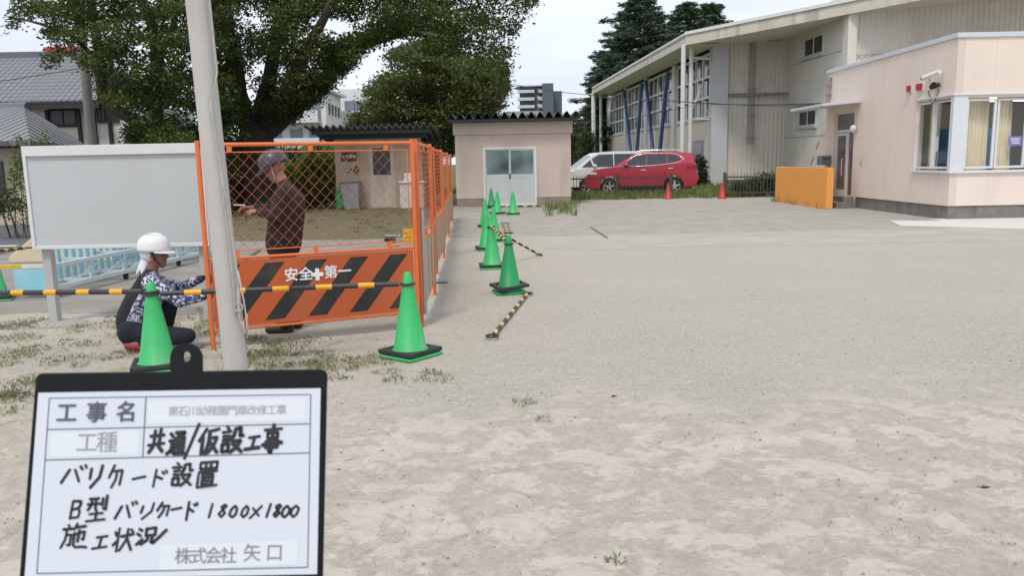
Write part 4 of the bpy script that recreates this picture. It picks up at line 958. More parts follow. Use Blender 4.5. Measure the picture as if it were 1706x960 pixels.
bush('roadside_shrub', 'leafy shrub beside the road left of the noticeboard', 'shrub', [(-15, 358), (-15, 318), (10, 310), (28, 320), (38, 330), (42, 372), (30, 362)], 19, .4, 34, lm, .08, (.24, .24, .18), 40)
bush('climbing_shrub', 'yellow green shrub climbing beside the beige house corner', 'shrub', [(18, 318), (24, 250), (32, 230), (38, 238), (46, 240), (46, 325)], 20.5, .4, 34, ll, .08, (.2, .2, .2), 26)
bush('climbing_shrub', 'yellow green sprigs poking up above the top edge of the noticeboard', 'shrub', [(38, 262), (42, 238), (50, 243), (60, 232), (72, 221), (82, 230), (90, 236), (102, 231), (112, 238), (128, 255)], 20.0, .3, 26, ll, .085, (.17, .17, .15), 24)
# hedges behind the mesh
hd = bush('clipped_hedge', 'dark hedge behind the standing worker in the mesh', 'hedge', [(360, 352), (362, 285), (400, 270), (430, 262), (455, 285), (480, 302), (562, 308), (562, 350)], 30.4, .7, 190, lm, .11, (.42, .38, .26), 100)
bush('clipped_hedge', 'far level hedge in front of the white apartments', 'hedge', [(365, 285), (368, 252), (470, 246), (562, 244), (560, 280)], 40, .8, 120, lh, .15, (.55, .5, .3), 80)
bush('bamboo_shrub', 'feathery bright green shrub beside the tin roofed store', 'shrub', [(494, 312), (500, 272), (515, 250), (532, 260), (550, 248), (566, 258), (566, 312)], 36.5, .6, 100, lbr, .16, (.28, .28, .38), 60)
bush('bamboo_shrub', 'feathery green shrub behind the head of the standing worker', 'shrub', [(456, 312), (462, 284), (478, 268), (498, 276), (505, 312)], 36.9, .6, 60, lbr, .16, (.28, .28, .3), 60)
bush('flowering_bush', 'leafy bush by the purple window of the gymnasium', 'shrub', [(1158, 310), (1158, 278), (1166, 262), (1174, 275), (1176, 310)], 44, .5, 36, lh, .16, (.3, .3, .3), 50)
bush('wall_weeds', 'tall weeds behind the low picket fence beside the orange wall', 'weeds', [(1212, 328), (1225, 305), (1250, 300), (1280, 292), (1304, 300), (1306, 332)], 32.5, .6, 70, lh, .12, (.35, .35, .22), 60)

# ================================================================== VEHICLES
redp = mat('car_red', (.38, .007, .028), .28, .06, 1, coat=.6); whp = mat('car_white', (.72, .71, .68), .3, .04, 1, coat=.5)
rub = mat('tyre_rubber', (.018, .018, .018), .85, .2); rimm = mat('rim_silver', (.55, .56, .58), .3, metal=.7)
cgl = mat('car_glass', (.035, .045, .05), .06, .4, .8, spec=.7); chro = mat('chrome', (.7, .7, .7), .2, metal=.8); blp = mat('black_trim', (.02, .02, .022), .6)
lens = mat('headlight_lens', (.65, .66, .68), .12); tail = mat('taillight_red', (.25, .01, .015), .2)
def arch(cx, r, n=9, z0=.30):
    a0 = math.asin(max(-1, min(1, (z0 - .36) / r))); return [(cx + r * math.cos(t), .36 + r * math.sin(t)) for t in [a0 + (math.pi - 2 * a0) * i / n for i in range(n + 1)]]
def shell(outline, ws, tumble=None):
    """Side outline (x, z) carried across the car; ws = (y, scale) stations; tumble(z) narrows it."""
    mb = MB(); n = len(outline); cx = sum(p[0] for p in outline) / n; cz = sum(p[1] for p in outline) / n
    vs = []; 
    for (y, s) in ws:
        for (x, z) in outline:
            f = tumble(z) if tumble else 1; vs.append((cx + (x - cx) * s, y * f, cz + (z - cz) * s))
    fs = []; k = len(ws)
    for i in range(k - 1):
        for j in range(n): fs.append((i * n + j, i * n + (j + 1) % n, (i + 1) * n + (j + 1) % n, (i + 1) * n + j))
    fs += [tuple(range(n)), tuple(range((k - 1) * n, k * n))[::-1]]
    return mb.add(vs, fs)
def make_wheel(t_, x, y, r):
    M = Matrix.Translation((x, y, r)) @ Matrix.Rotation(R(90), 4, 'X')
    wl = MB().lathe([(r * .66, -.1), (r * .93, -.11), (r, -.07), (r, .07), (r * .93, .11), (r * .66, .1)], 28, M, cap=False).build('wheel', rub, t_, smooth=40, local=True)
    rm = MB().lathe([(r * .58, .085), (r * .67, .105), (r * .68, .06), (r * .58, .06)], 24, M, cap=False)
    for k in range(5):
        a = 6.283 * k / 5 + .3; Ms = M @ Matrix.Rotation(a, 4, 'Z'); rm.add([Ms @ Vector(p) for p in ((.02, -.045, .1), (r * .6, -.03, .098), (r * .6, .03, .098), (.02, .045, .1), (.02, -.045, .05), (r * .6, -.03, .05), (r * .6, .03, .05), (.02, .045, .05))], [(0, 1, 2, 3), (7, 6, 5, 4), (0, 4, 5, 1), (2, 6, 7, 3)])
    rm.build('rim', rimm, wl, smooth=30, local=True)
    MB().lathe([(r * .64, .02), (.001, .02)], 20, M, cap=False).build('brake', blp, wl, local=True)
def car(label, paint_, lower, green, wins, wb, r, hw, tum, lights, name, loc, rz, trim=True, handles=(), mirror=None, rail=None, screen=None):
    t_ = thing(name, label, 'car'); ws = [(-hw, .975), (-hw + .035, .992), (-hw + .12, 1), (hw - .12, 1), (hw - .035, .992), (hw, .975)]
    shell(lower, ws).build('body', paint_, t_, smooth=35, local=True)
    shell(green, [(-hw + .06, .985), (-hw + .1, 1), (hw - .1, 1), (hw - .06, .985)], tum).build('roof', paint_, t_, smooth=35, local=True)
    def side(poly, sgn, out, m_, nm, th=.012):
        vs = []; n = len(poly)
        for o_ in (out, out - th):
            for (x, z) in poly: vs.append((x, sgn * ((hw - .06) * tum(z) + o_), z))
        return MB().add(vs, [tuple(range(n)), tuple(range(2 * n - 1, n - 1, -1))] + [(i, (i + 1) % n, (i + 1) % n + n, i + n) for i in range(n)]).build(nm, m_, t_, local=True)
    for sgn in (-1, 1):
        if trim:
            xs = [p for w_ in wins for p in w_]; cx = sum(p[0] for p in xs) / len(xs); cz = sum(p[1] for p in xs) / len(xs)
        for w_ in wins: side(w_, sgn, .008, cgl, 'window')
        for (x0, z0) in handles: MB().box((x0 - .11, sgn * hw - .02, z0 - .015), (x0 + .11, sgn * hw + .02, z0 + .02)).build('door_handle', chro, t_, bevel=.01, local=True)
        if mirror: MB().ell((mirror[0], sgn * (hw + .06), mirror[1]), (.09, .13, .085)).build('mirror', paint_, t_, smooth=180, local=True)
        if rail: MB().tube([(rail[0], sgn * .60, rail[2] - .04), (rail[0] + .15, sgn * .60, rail[2]), (rail[1] - .2, sgn * .60, rail[2] - .01), (rail[1], sgn * .60, rail[2] - .07)], .022, 8).build('roof_rail', chro, t_, smooth=60, local=True)
        for x in wb: make_wheel(t_, x, sgn * (hw - .1) , r) if sgn < 0 else make_wheel(t_, x, sgn * (hw - .14), r)
        for (x0, x1, z0, z1, m_, nm) in lights:
            MB().add([(x0, sgn * (hw - .0), z0 + .02), (x1, sgn * (hw + .004), z0), (x1, sgn * (hw + .004), z1 - .02), (x0, sgn * hw, z1), (x0, sgn * (hw - .35), z0 + .02), (x1, sgn * (hw - .1), z0), (x1, sgn * (hw - .1), z1 - .02), (x0, sgn * (hw - .35), z1)],
                     [(0, 1, 2, 3), (7, 6, 5, 4), (0, 4, 5, 1), (1, 5, 6, 2), (2, 6, 7, 3), (3, 7, 4, 0)]).build(nm, m_, t_, local=True)
    if screen: MB().quad(*[Vector(p) for p in screen]).build('windscreen', cgl, t_, local=True)
    MB().prism([(min(p[0] for p in lower) + .3, .22), (max(p[0] for p in lower) - .3, .22), (max(p[0] for p in lower) - .3, .5), (min(p[0] for p in lower) + .3, .5)], 'y', -hw + .2, hw - .2).build('underbody', blp, t_, local=True)
    t_.location = loc; t_.rotation_euler = (0, 0, rz); return t_
low = [(-2.26, .30), (-2.33, .45), (-2.34, .72), (-2.26, .92), (-2.0, 1.04), (-1.6, 1.10), (-1.1, 1.14), (0, 1.13), (1.1, 1.19), (1.95, 1.27), (2.22, 1.25), (2.28, 1.1), (2.31, .9), (2.37, .66), (2.28, .38)] + arch(1.37, .43)[0:] + arch(-1.33, .43)
gre = [(-1.2, 1.12), (-.8, 1.36), (-.36, 1.60), (.1, 1.70), (.9, 1.715), (1.7, 1.67), (2.16, 1.62), (2.12, 1.56), (2.22, 1.22)]
w1 = [(-.78, 1.175), (-.42, 1.42), (-.2, 1.54), (.2, 1.60), (.2, 1.19)]; w2 = [(.24, 1.19), (.24, 1.605), (1.05, 1.60), (1.05, 1.245)]; w3 = [(1.09, 1.25), (1.09, 1.60), (1.4, 1.56), (1.66, 1.42), (1.5, 1.33)]
tum = lambda z: 1.0 if z < 1.15 else 1 - .26 * (z - 1.15) / .56
sv = car('glossy red SUV parked behind the low picket fence', redp, low, gre, [w1, w2, w3], (-1.33, 1.37), .36, .91, tum,
    [(-2.25, -1.86, .86, .965, lens, 'headlight'), (2.27, 1.86, .98, 1.16, tail, 'taillight')], 'parked_car', (*at(1067, 300, 35.9).to_2d(), 0), R(-7), handles=((.08, 1.0), (1.2, 1.05)), mirror=(-.62, 1.2), rail=(-.1, 1.75, 1.77), screen=[(-1.16, -.74, 1.19), (-.42, -.66, 1.63), (-.42, .66, 1.63), (-1.16, .74, 1.19)]); sv.scale = (1.04, 1.0, 1.11)
for sgn in (-1,):
    ps = [(-.95, 1.15), (-.42, 1.475), (-.2, 1.585), (.2, 1.645), (1.15, 1.645), (1.5, 1.58), (1.74, 1.42), (1.52, 1.28), (.9, 1.20), (0, 1.155), (-.95, 1.15)]
    MB().tube([(x, sgn * ((.85) * tum(z) + .008), z) for x, z in ps], .016, 6).build('window_trim', chro, sv, smooth=180, local=True)
cl = [(-2.1, .3), (-2.2, .34), (2.25, .34), (2.2, .3)]
MB().box((-.95, -.925, .30), (.98, -.86, .42)).build('door_sill', blp, sv, bevel=.02, local=True)
lowv = [(-2.28, .30), (-2.36, .5), (-2.36, .85), (-2.24, 1.02), (-1.75, 1.12), (-1.6, 1.14), (2.25, 1.16), (2.34, 1.0), (2.36, .5), (2.3, .32)] + arch(1.4, .39) + arch(-1.42, .39)
grv = [(-1.95, 1.1), (-1.1, 1.68), (-.8, 1.80), (0, 1.86), (1.7, 1.85), (2.15, 1.78), (2.28, 1.15)]
v1 = [(-1.62, 1.17), (-1.18, 1.5), (-1.05, 1.17)]; v2 = [(-.98, 1.17), (-1.1, 1.55), (-.75, 1.72), (-.05, 1.74), (-.05, 1.17)]; v3 = [(.0, 1.17), (.0, 1.74), (1.05, 1.74), (1.05, 1.17)]; v4 = [(1.1, 1.17), (1.1, 1.74), (1.95, 1.70), (2.08, 1.2)]
tumv = lambda z: 1.0 if z < 1.15 else 1 - .16 * (z - 1.15) / .7
car('white minivan parked behind the red SUV', whp, lowv, grv, [v1, v2, v3, v4], (-1.42, 1.4), .33, .87, tumv,
    [(-2.33, -1.95, .82, 1.0, lens, 'headlight'), (2.34, 2.1, 1.1, 1.6, tail, 'taillight')], 'parked_van', (*at(1016, 300, 39.6).to_2d(), 0), R(9), handles=((-.2, 1.0), (.95, 1.0)), mirror=(-1.0, 1.22),
    screen=[(-1.90, -.66, 1.14), (-1.12, -.6, 1.69), (-1.12, .6, 1.69), (-1.90, .66, 1.14)])
pk = bpy.data.objects['parked_van']; pk['category'] = 'van'; pk.scale = (1, 1, 1.07)

# ================================================================== low picket fences and red cones
fbr = mat('fence_brown', (.075, .055, .05), .6, .2, 8)
def low_fence(a, b, label, n):
    a, b = Vector(a), Vector(b); t_ = thing('picket_fence', label, 'fence', ((a.x + b.x) / 2, (a.y + b.y) / 2, 0)); d = (b - a); ln = d.length; d.normalize()
    M = lambda s: Matrix.Translation((a.x + d.x * s, a.y + d.y * s, 0)) @ rotz(math.atan2(d.y, d.x))
    for s in np.linspace(0, ln, n): MB().box((-.06, -.06, 0), (.06, .06, 1.0), M(s)).build('post', fbr, t_, bevel=.012)
    MB().box((0, -.025, .78), (ln, .025, .84), M(0)).box((0, -.025, .18), (ln, .025, .23), M(0)).build('rail', fbr, t_)
    mb = MB(); s = .12
    while s < ln: mb.box((s - .012, -.045, .08), (s + .012, -.026, .95), M(0)); s += .125
    mb.build('pickets', fbr, t_)
low_fence((2.35, 34.2), at(1118, 322, 33.0).to_2d(), 'low brown picket fence in front of the red SUV', 3)
low_fence(at(1207, 320, 32.0).to_2d(), at(1302, 325, 31.2).to_2d(), 'short brown picket fence beside the orange wall', 2)

def cone_mb(h=.7, r0=.03, r1=.135):
    return MB().lathe([(r0 * .7, h), (r0, h - .012), (r0 + (r1 - r0) * .15, h * .85), (r1, .075), (r1 + .02, .06), (r1 + .022, .03)], 28)
conegr = mat('cone_green', (.035, .43, .125), .5, .07, 3, dirt=((.24, .38, .25), 4, .6, (1, 1, .6)))
conedk = mat('cone_deep_green', (.012, .27, .085), .5, .08, 3)
coner = mat('cone_red', (.55, .03, .03), .5, .1); rubb = mat('cone_weight', (.028, .03, .033), .7, .25, 6, .2)
def make_cone(label, col, s=1.0, weight=True, group='green traffic cones', cat='traffic cone', twist=.3):
    t_ = thing('traffic_cone', label, cat, group=group)
    cone_mb(.7 * s, .03 * s, .135 * s).build('cone_body', col, t_, smooth=50, local=True)
    MB().box((-.19 * s, -.19 * s, 0), (.19 * s, .19 * s, .028)).build('base', col, t_, bevel=.012, local=True)
    if weight:
        w_ = .188; rr = .158; n = 32; vs = []; 
        for z in (.034, .068):
            for j in range(n):
                a = 2 * math.pi * j / n; c, s_ = math.cos(a), math.sin(a); q = w_ / max(abs(c), abs(s_)); vs.append((c * q, s_ * q, z))
            for j in range(n): a = 2 * math.pi * j / n; vs.append((rr * math.cos(a), rr * math.sin(a), z))
        fs = []
        for j in range(n):
            k = (j + 1) % n
            fs += [(j, n + j, n + k, k), (2 * n + j, 2 * n + k, 3 * n + k, 3 * n + j), (j, k, 2 * n + k, 2 * n + j), (n + j, 3 * n + j, 3 * n + k, n + k)]
        MB().add(vs, fs).build('weight', rubb, t_, local=True, bevel=.006)
    t_.rotation_euler = (0, 0, twist); return t_
c1 = make_cone('green cone nearest the striped barricade board, bar ring on its tip', conegr, twist=.9); c1.location = gnd(684, 593)
G1 = 'green traffic cones'
cl_ = dup(c1, 'green cone in front of the crouching worker', gnd(264, 615), .35)
dup(c1, 'green cone cut off at the far left of the yard, behind the noticeboard leg', gnd(-6, 500), .4)
ca = make_cone('deep green cone nearest on the gravel with its weight tilted', conedk, twist=.15); ca.location = gnd(849, 488)
wt = [c for c in ca.children if c.name.startswith('weight')][0]; wt.rotation_euler = (R(3), R(-5), .25); wt.location.z = .045
cb = dup(c1, 'second green cone of the row, with striped bars hooked on its tip', gnd(820, 447), .1)
dup(c1, 'green cone left of the bar cone, in the row along the barricades', gnd(811, 417), .2)
dup(c1, 'bluish green cone half hidden behind the one with the bars', gnd(823, 403), .5)
dup(c1, 'slim far green cone left of the row, by the barricade end', gnd(809, 379), .1)
dup(ca, 'farthest dark green cone against the left shed door', gnd(819, 347), .1)
dup(c1, 'green cone before the middle of the shed doors', gnd(829, 357), .6)
dup(c1, 'green cone standing alone at the right shed door', gnd(855, 358), .1)
r1_ = make_cone('red cone at the right end post of the fence before the SUV', coner, .9, False, 'small red cones', twist=0); r1_.location = gnd(1113, 331.5)
dup(r1_, 'red cone at the left post of the fence beside the orange wall', gnd(1203, 331), 0)

# striped cone bars
bby = mat('bar_yellow', (.80, .36, .012), .45, .06); bbk = mat('bar_black', (.035, .035, .04), .45, .2); bpy_ = mat('bar_pale_yellow', (.66, .48, .12), .5, .12)
def bar(a, b, label, n=9, r=.019, ym=bby, rings=True, ph=0):
    a, b = Vector(a), Vector(b); d = (b - a).normalized(); t_ = thing('cone_bar', label, 'barrier bar', tuple((a + b) / 2), group='striped bars between cones')
    q = MB(); a2 = a + d * .07; b2 = b - d * .07; q.tube([a2, b2], r * .96, 12).build('tube', bbk, t_, smooth=60)
    for i in range(n):
        if (i + ph) % 2: continue
        s0, s1 = a2.lerp(b2, (i + .06) / n), a2.lerp(b2, (i + .94 - .12) / n); MB().tube([s0, s1], r, 12).build('stripe', ym, t_, smooth=60)
    if rings:
        h = d.copy(); h.z = 0; h.normalize(); s_ = Vector((-h.y, h.x, 0))
        for c, tilt in ((a, d), (b, d)):
            rr = [c + (tilt * math.cos(t) + s_ * math.sin(t)) * .055 for t in [6.283 * i / 20 for i in range(21)]]
            MB().tube(rr, .010, 6, cap=False).build('ring', bbk, t_, smooth=60)
    return t_
tl = gnd(264, 615) + Vector((0, 0, .605)); tf = gnd(684, 593) + Vector((0, 0, .605))
bar(tl, tf, 'striped yellow bar joining the two front cones across the barricade board', 11, .022, ph=1)
bl = at(-75, 489, 6.35); bar(bl, tl + Vector((0, 0, .02)), 'striped yellow bar running left from the front cone past the noticeboard leg', 11, .022, ph=1)
fl = gnd(-6, 500) + Vector((0, 0, .6)); bar(fl, at(46, 413, 10.9), 'short run of striped bar from the cut off left cone to the gate wall', 7, .022)
bar(gnd(820, 560, .03), gnd(879, 489, .03), 'striped bar lying on the gravel at the foot of the nearest row cone', 13, .02, bpy_)
tb_ = gnd(820, 447) + Vector((0, 0, .6)); ta_ = gnd(849, 488) + Vector((0, 0, .6))
bar(tb_, gnd(898, 424, .03), 'striped bar slanting from the second cone down to the gravel', 13, .02, bpy_)
bar(tb_ + Vector((0, 0, .025)), ta_, 'striped bar linking the tips of the two nearest row cones', 13, .02, bpy_)
bar(gnd(838, 371, .03), gnd(843, 388, .03), 'left one of two striped bars lying side by side behind the cones', 9, .022, bpy_)
bar(gnd(846, 371, .03), gnd(851, 388, .03), 'right one of two striped bars lying side by side behind the cones', 9, .022, bpy_)
bar(gnd(838, 344.5, .03), gnd(928, 343, .03), 'striped bar lying along the foot of the shed doors', 11, .025, bpy_)

# ================================================================== barricades
orp = mat('barricade_orange', (.72, .16, .035), .45, .08, 4, dirt=((.34, .11, .05), 7, .5, (1, 1, .4))); brd = mat('board_orange', (.50, .095, .022), .55, .06, 2, dirt=((.34, .11, .06), 2.2, .55, (1, 1, .6)))
sblk = mat('stripe_black', (.022, .022, .022), .6, .3, 4, dirt=((.07, .06, .05), 4, .6, (1, 1, 1))); bback = mat('board_back', (.47, .36, .26), .7, .1, 3, dirt=((.3, .23, .17), 4, .6)); swh = mat('sign_lettering_white', (.78, .78, .78), .5)
def make_barricade(label, W=1.86, wire=.0017):
    """Local: x along the panel 0..W, y = 0 plane, front towards -y."""
    t_ = thing('barricade', label, 'barricade', group='orange mesh barricades')
    for x in (0, W): MB().tube([(x, 0, 0), (x, 0, 1.80)], .021, 10).build('leg', orp, t_, smooth=60, local=True)
    fr = MB()
    for z, r in ((1.765, .017), (.79, .014), (.165, .014)): fr.tube([(.021, 0, z), (W - .021, 0, z)], r, 8)
    fr.tube([(.05, 0, 1.70), (W - .05, 0, 1.70)], .005, 6).tube([(.05, 0, .855), (W - .05, 0, .855)], .005, 6)
    for x in (.05, W - .05): fr.tube([(x, 0, .855), (x, 0, 1.70)], .005, 6)
    for x in (.25, W / 2, W - .25): fr.box((x - .02, -.012, 1.70), (x + .02, .012, 1.75)).box((x - .02, -.012, .80), (x + .02, .012, .86))
    fr.build('frame', orp, t_, smooth=40, local=True)
    ms = MB(); x0, x1, z0, z1 = .05, W - .05, .855, 1.70; st_ = .098; hh = (z1 - z0); k = 0
    sl = 1.1
    for sgn in (1, -1):
        y = .004 * sgn; c = x0 - hh / sl
        while c < x1 + hh / sl:
            pts = []
            xa, xb = c, c + sgn * hh / sl
            lo, hi = 0.0, 1.0
            dx = xb - xa
            for lim, s_ in ((x0, 1), (x1, -1)):
                t = (lim - xa) / dx
                if s_ * dx > 0: lo = max(lo, t)
                else: hi = min(hi, t)
            if hi - lo > .01: ms.tube([(xa + dx * lo, y, z0 + hh * lo), (xa + dx * hi, y, z0 + hh * hi)], wire, 4, cap=False)
            c += st_
    ms.build('mesh', mat('mesh_orange', (.45, .12, .042), .5, .15, 6), t_, local=True)
    b_ = MB().box((.03, -.012, .185), (W - .03, -.002, .77)).build('board', brd, t_, local=True)
    st2 = MB(); z0, z1 = .225, .735; x0, x1 = .07, W - .07; hgt = z1 - z0; i = 0; c = -.30
    while c < W + .3:
        pl_ = clip([(c, z0), (c + .165, z0), (c + .165 + hgt * .8, z1), (c + hgt * .8, z1)], x0, x1, z0, z1)
        if len(pl_) > 2: st2.prism(pl_, 'y', -.0145, -.0125)
        c += .375
    st2.build('stripe', sblk, b_, local=True)
    bk = MB().box((.03, .0, .185), (W - .03, .008, .77))
    for x in (.45, .93, 1.4): bk.box((x, .008, .19), (x + .03, .02, .765))
    bk.build('board_back', bback, t_, local=True)
    tm = Matrix.Translation((0, 0, 0)) @ basis((.92, -.0165, .605), (1, 0, 0), (0, 0, 1))
    textmesh('安全', .125, swh, tm @ Matrix.Translation((-.16, 0, 0)), 'lettering', b_, .0006, bold=.0028); textmesh('第一', .125, swh, tm @ Matrix.Translation((.19, 0, 0)), 'lettering', b_, .0006, bold=.0028)
    cr = MB().prism([(u + .925, v + .60) for u, v in ((-.055, -.018), (-.018, -.018), (-.018, -.055), (.018, -.055), (.018, -.018), (.055, -.018), (.055, .018), (.018, .018), (.018, .055), (-.018, .055), (-.018, .018), (-.055, .018))], 'y', -.017, -.0155)
    cr.build('cross', swh, b_, local=True)
    return t_
b1 = make_barricade('orange barricade with black striped board and white safety lettering, facing the camera')
fa, fb = gnd(356, 583), gnd(697, 548)
b1.location = fa; b1.rotation_euler = (0, 0, math.atan2(fb.y - fa.y, fb.x - fa.x))
ys = [7.66, 9.5, 11.36, 13.2, 15.05, 16.9, 18.75, 20.6]; names = ['nearest', 'second', 'third', 'fourth', 'fifth', 'sixth', 'seventh', 'farthest']
bs_ = make_barricade('thin', 1.86, .0011)
px_ = -.885; py_ = 7.64
for i in range(8):
    ang = R(90) + .046 + (.03 if i % 2 else -.02)
    lb = {0: 'side barricade panel nearest the front corner, seen edge on with its beige back board', 7: 'farthest side barricade panel, ending before the block shed'}.get(i, f'{names[i]} side barricade panel from the front corner, seen edge on')
    dup(bs_, lb, (px_ + math.cos(ang) * 1.86, py_ + math.sin(ang) * 1.86, 0), ang - math.pi)
    px_ += math.cos(ang) * 1.885; py_ += math.sin(ang) * 1.885
for o in list(bs_.children_recursive) + [bs_]: bpy.data.objects.remove(o)
galv = mat('galvanised_steel', (.36, .37, .38), .45, .15, 8, metal=.5)
solo(MB().tube([(-.855, 7.66, .12), (-.85, 7.66, 1.14)], .024, 10), 'steel_tube', galv, 'upright grey steel tube clamped at the barricade corner', 'pipe', smooth=60)
e_ = gnd(745, 468, .03); solo(MB().tube([(e_.x - .95, e_.y - .1, .03), e_], .03, 12), 'steel_tube', galv, 'grey steel tube on the ground poking out under the side barricades', 'pipe', smooth=60)
e_ = gnd(668, 394, .03); solo(MB().tube([gnd(642, 393, .03), e_], .03, 10), 'steel_tube', galv, 'grey steel tube lying beside the yellow crate', 'pipe', smooth=60)
a = gnd(432, 415, .03); b = gnd(406, 432, .03); solo(MB().tube([a, b], .035, 10), 'steel_tube', galv, 'pale steel tube on the walk seen left of the standing worker', 'pipe', smooth=60)
yc = mat('crate_yellow', (.72, .40, .02), .5, .1)
cp = gnd(690, 403); cr = thing('plastic_crate', 'yellow plastic crate behind the corner of the barricades', 'crate', tuple(cp)); mb = MB()
mb.box((cp.x - .2, cp.y - .15, 0), (cp.x + .24, cp.y + .15, .02))
for z in (.03, .12, .21):
    for (u0, u1, v0, v1) in ((-.2, .24, -.15, -.135), (-.2, .24, .135, .15), (-.2, -.185, -.135, .135), (.225, .24, -.135, .135)): mb.box((cp.x + u0, cp.y + v0, z), (cp.x + u1, cp.y + v1, z + .055))
for u in (-.2, -.09, .02, .13, .215): mb.box((cp.x + u, cp.y - .149, .02), (cp.x + u + .025, cp.y - .136, .27)).box((cp.x + u, cp.y + .136, .02), (cp.x + u + .025, cp.y + .149, .27))
mb.build('body', yc, cr)
tp_ = gnd(652, 404); tb2 = thing('power_tool', 'black power tool lying on the walk behind the mesh', 'tool', tuple(tp_))
MB().tube([(tp_.x - .14, tp_.y, .07), (tp_.x + .08, tp_.y + .03, .07)], [.05, .06], 10).build('body', blp, tb2, smooth=50)
MB().box((tp_.x + .02, tp_.y - .16, .02), (tp_.x + .09, tp_.y, .09)).build('handle', blp, tb2, bevel=.01)
MB().tube([(tp_.x + .08, tp_.y + .03, .07), (tp_.x + .2, tp_.y + .04, .06)], .018, 8).build('chuck', galv, tb2)
cd_ = [gnd(640 + 5 * i, 412 + 2.5 * math.sin(i * 1.1), .012) for i in range(12)]; solo(MB().tube(cd_, .008, 6), 'extension_cord', mat('cord_brown', (.2, .1, .06), .6), 'thin cord winding over the walk beside the power tool', 'cord', smooth=180)

# ================================================================== noticeboard, flagpole, sliding gate
nbm = mat('noticeboard_face', (.47, .49, .50), .55, .04, 1.2, dirt=((.38, .385, .38), 1.6, .7)); nbf = mat('noticeboard_frame', (.62, .63, .64), .5, .05); nbl = mat('noticeboard_leg', (.43, .43, .42), .6, .08, 3)
NB = thing('noticeboard', 'large blank white noticeboard on two legs beside the flagpole', 'noticeboard', (-3.95, 8.05, 0))
nx0, nx1, ny, nz0, nz1 = -4.84, -3.05, 8.05, .79, 1.82
MB().box((nx0 + .03, ny, nz0 + .03), (nx1 - .03, ny + .04, nz1 - .1)).build('panel', nbm, NB)
MB().box((nx0, ny - .015, nz0), (nx0 + .035, ny + .055, nz1)).box((nx1 - .035, ny - .015, nz0), (nx1, ny + .055, nz1)).box((nx0 + .035, ny - .012, nz0), (nx1 - .035, ny + .052, nz0 + .035)).box((nx0 + .035, ny - .03, nz1 - .1), (nx1 - .035, ny + .055, nz1)).build('frame', nbf, NB, bevel=.004)
for x in (nx0 + .04, nx1 - .15): MB().box((x + .006, ny + .056, 0), (x + .094, ny + .145, nz1 - .05)).build('leg', nbl, NB, bevel=.006)
MB().ell((nx0 + .12, ny + .1, 0), (.3, .22, .035)).build('footing', mat('footing_mortar', (.33, .31, .28), .95, .15, 5), NB)
fpm = mat('flagpole_paint', (.46, .445, .415), .5, .1, 2, dirt=((.29, .275, .25), 2.6, .75, (1, 1, .3)))
FP = thing('flagpole', 'pale grey tapered flagpole with halyard standing before the barricade', 'flagpole', (-1.98, 5.5, 0))
pb_, pt_ = at(396, 640, 5.5), at(328, 0, 5.5); dv = (pt_ - pb_); base_ = pb_ - dv * (pb_.z / dv.z); top_ = pb_ + dv * ((7.5 - pb_.z) / dv.z)
MB().tube([base_, pb_, pt_, top_], [.085, .083, .073, .06], 24).build('pole', fpm, FP, smooth=60)
ro = mat('rope_grey', (.42, .40, .36), .9, .2, 30)
def on_pole(z, off): p = base_ + dv * (z / dv.z); return Vector((p.x + off[0], p.y + off[1], z))
hal = [on_pole(z, (.052 + .02 * math.sin(z * 1.6), -.075)) for z in np.linspace(.55, 2.0, 20)] + [on_pole(z, (.095, -.03)) for z in np.linspace(2.2, 7, 8)]
MB().tube(hal, .007, 6).tube([p + Vector((.015 + .02 * math.sin(p.z * 2.3), -.004, 0)) for p in hal[:20]], .006, 6).build('halyard', ro, FP, smooth=180)
k0 = on_pole(.62, (.085, -.05)); ct = MB().tube([k0 + Vector((.01, -.02, -.12)), k0 + Vector((.012, -.04, 0)), k0 + Vector((.008, -.02, .13))], [.008, .013, .008], 8)
rg = [k0 + Vector((.012 + .028 * math.cos(t), -.045, .028 * math.sin(t))) for t in [6.283 * i / 16 for i in range(17)]]
ct.tube(rg, .006, 6, cap=False).build('cleat', mat('cleat_steel', (.5, .5, .5), .35, metal=.6), FP, smooth=60)
MB().tube([k0 + Vector((.02, -.03, .25)), k0 + Vector((.045, -.03, .05)), k0 + Vector((.06, -.03, -.15)), k0 + Vector((.04, -.03, -.24)), k0 + Vector((.03, -.03, -.1))], .006, 6).tube([k0 + Vector((.01, -.03, -.1)), k0 + Vector((.05, -.035, -.22)), k0 + Vector((.06, -.03, -.05))], .005, 6).build('rope_tail', ro, FP, smooth=180)

lb_ = mat('gate_light_blue', (.27, .57, .70), .5, .08, 4, dirt=((.45, .52, .52), 4, .6)); lbd = mat('gate_pale', (.52, .62, .62), .55, .1, 4)
SG = thing('sliding_gate', 'light blue picket sliding gate on casters behind the noticeboard', 'gate', (-5.9, 12, 0))
g0, g1 = Vector((-6.15, 9.9)), Vector((-5.68, 14.5)); gd_ = (g1 - g0); gl = gd_.length; Mg = Matrix.Translation((g0.x, g0.y, 0)) @ rotz(math.atan2(gd_.y, gd_.x))
mb = MB(); s = .75
while s < gl: mb.box((s - .035, -.012, .14), (s + .035, .012, 1.15), Mg); s += .155
mb.build('pickets', lb_, SG)
MB().box((.6, .013, .30), (gl, .05, .36), Mg).box((.6, .013, .98), (gl, .05, 1.04), Mg).build('rail', lb_, SG)
fr = MB()
for v, z in ((-.42, .12), (-.42, .40), (.0, .10)): fr.box((.0, v - .025, z - .025), (gl, v + .025, z + .025), Mg)
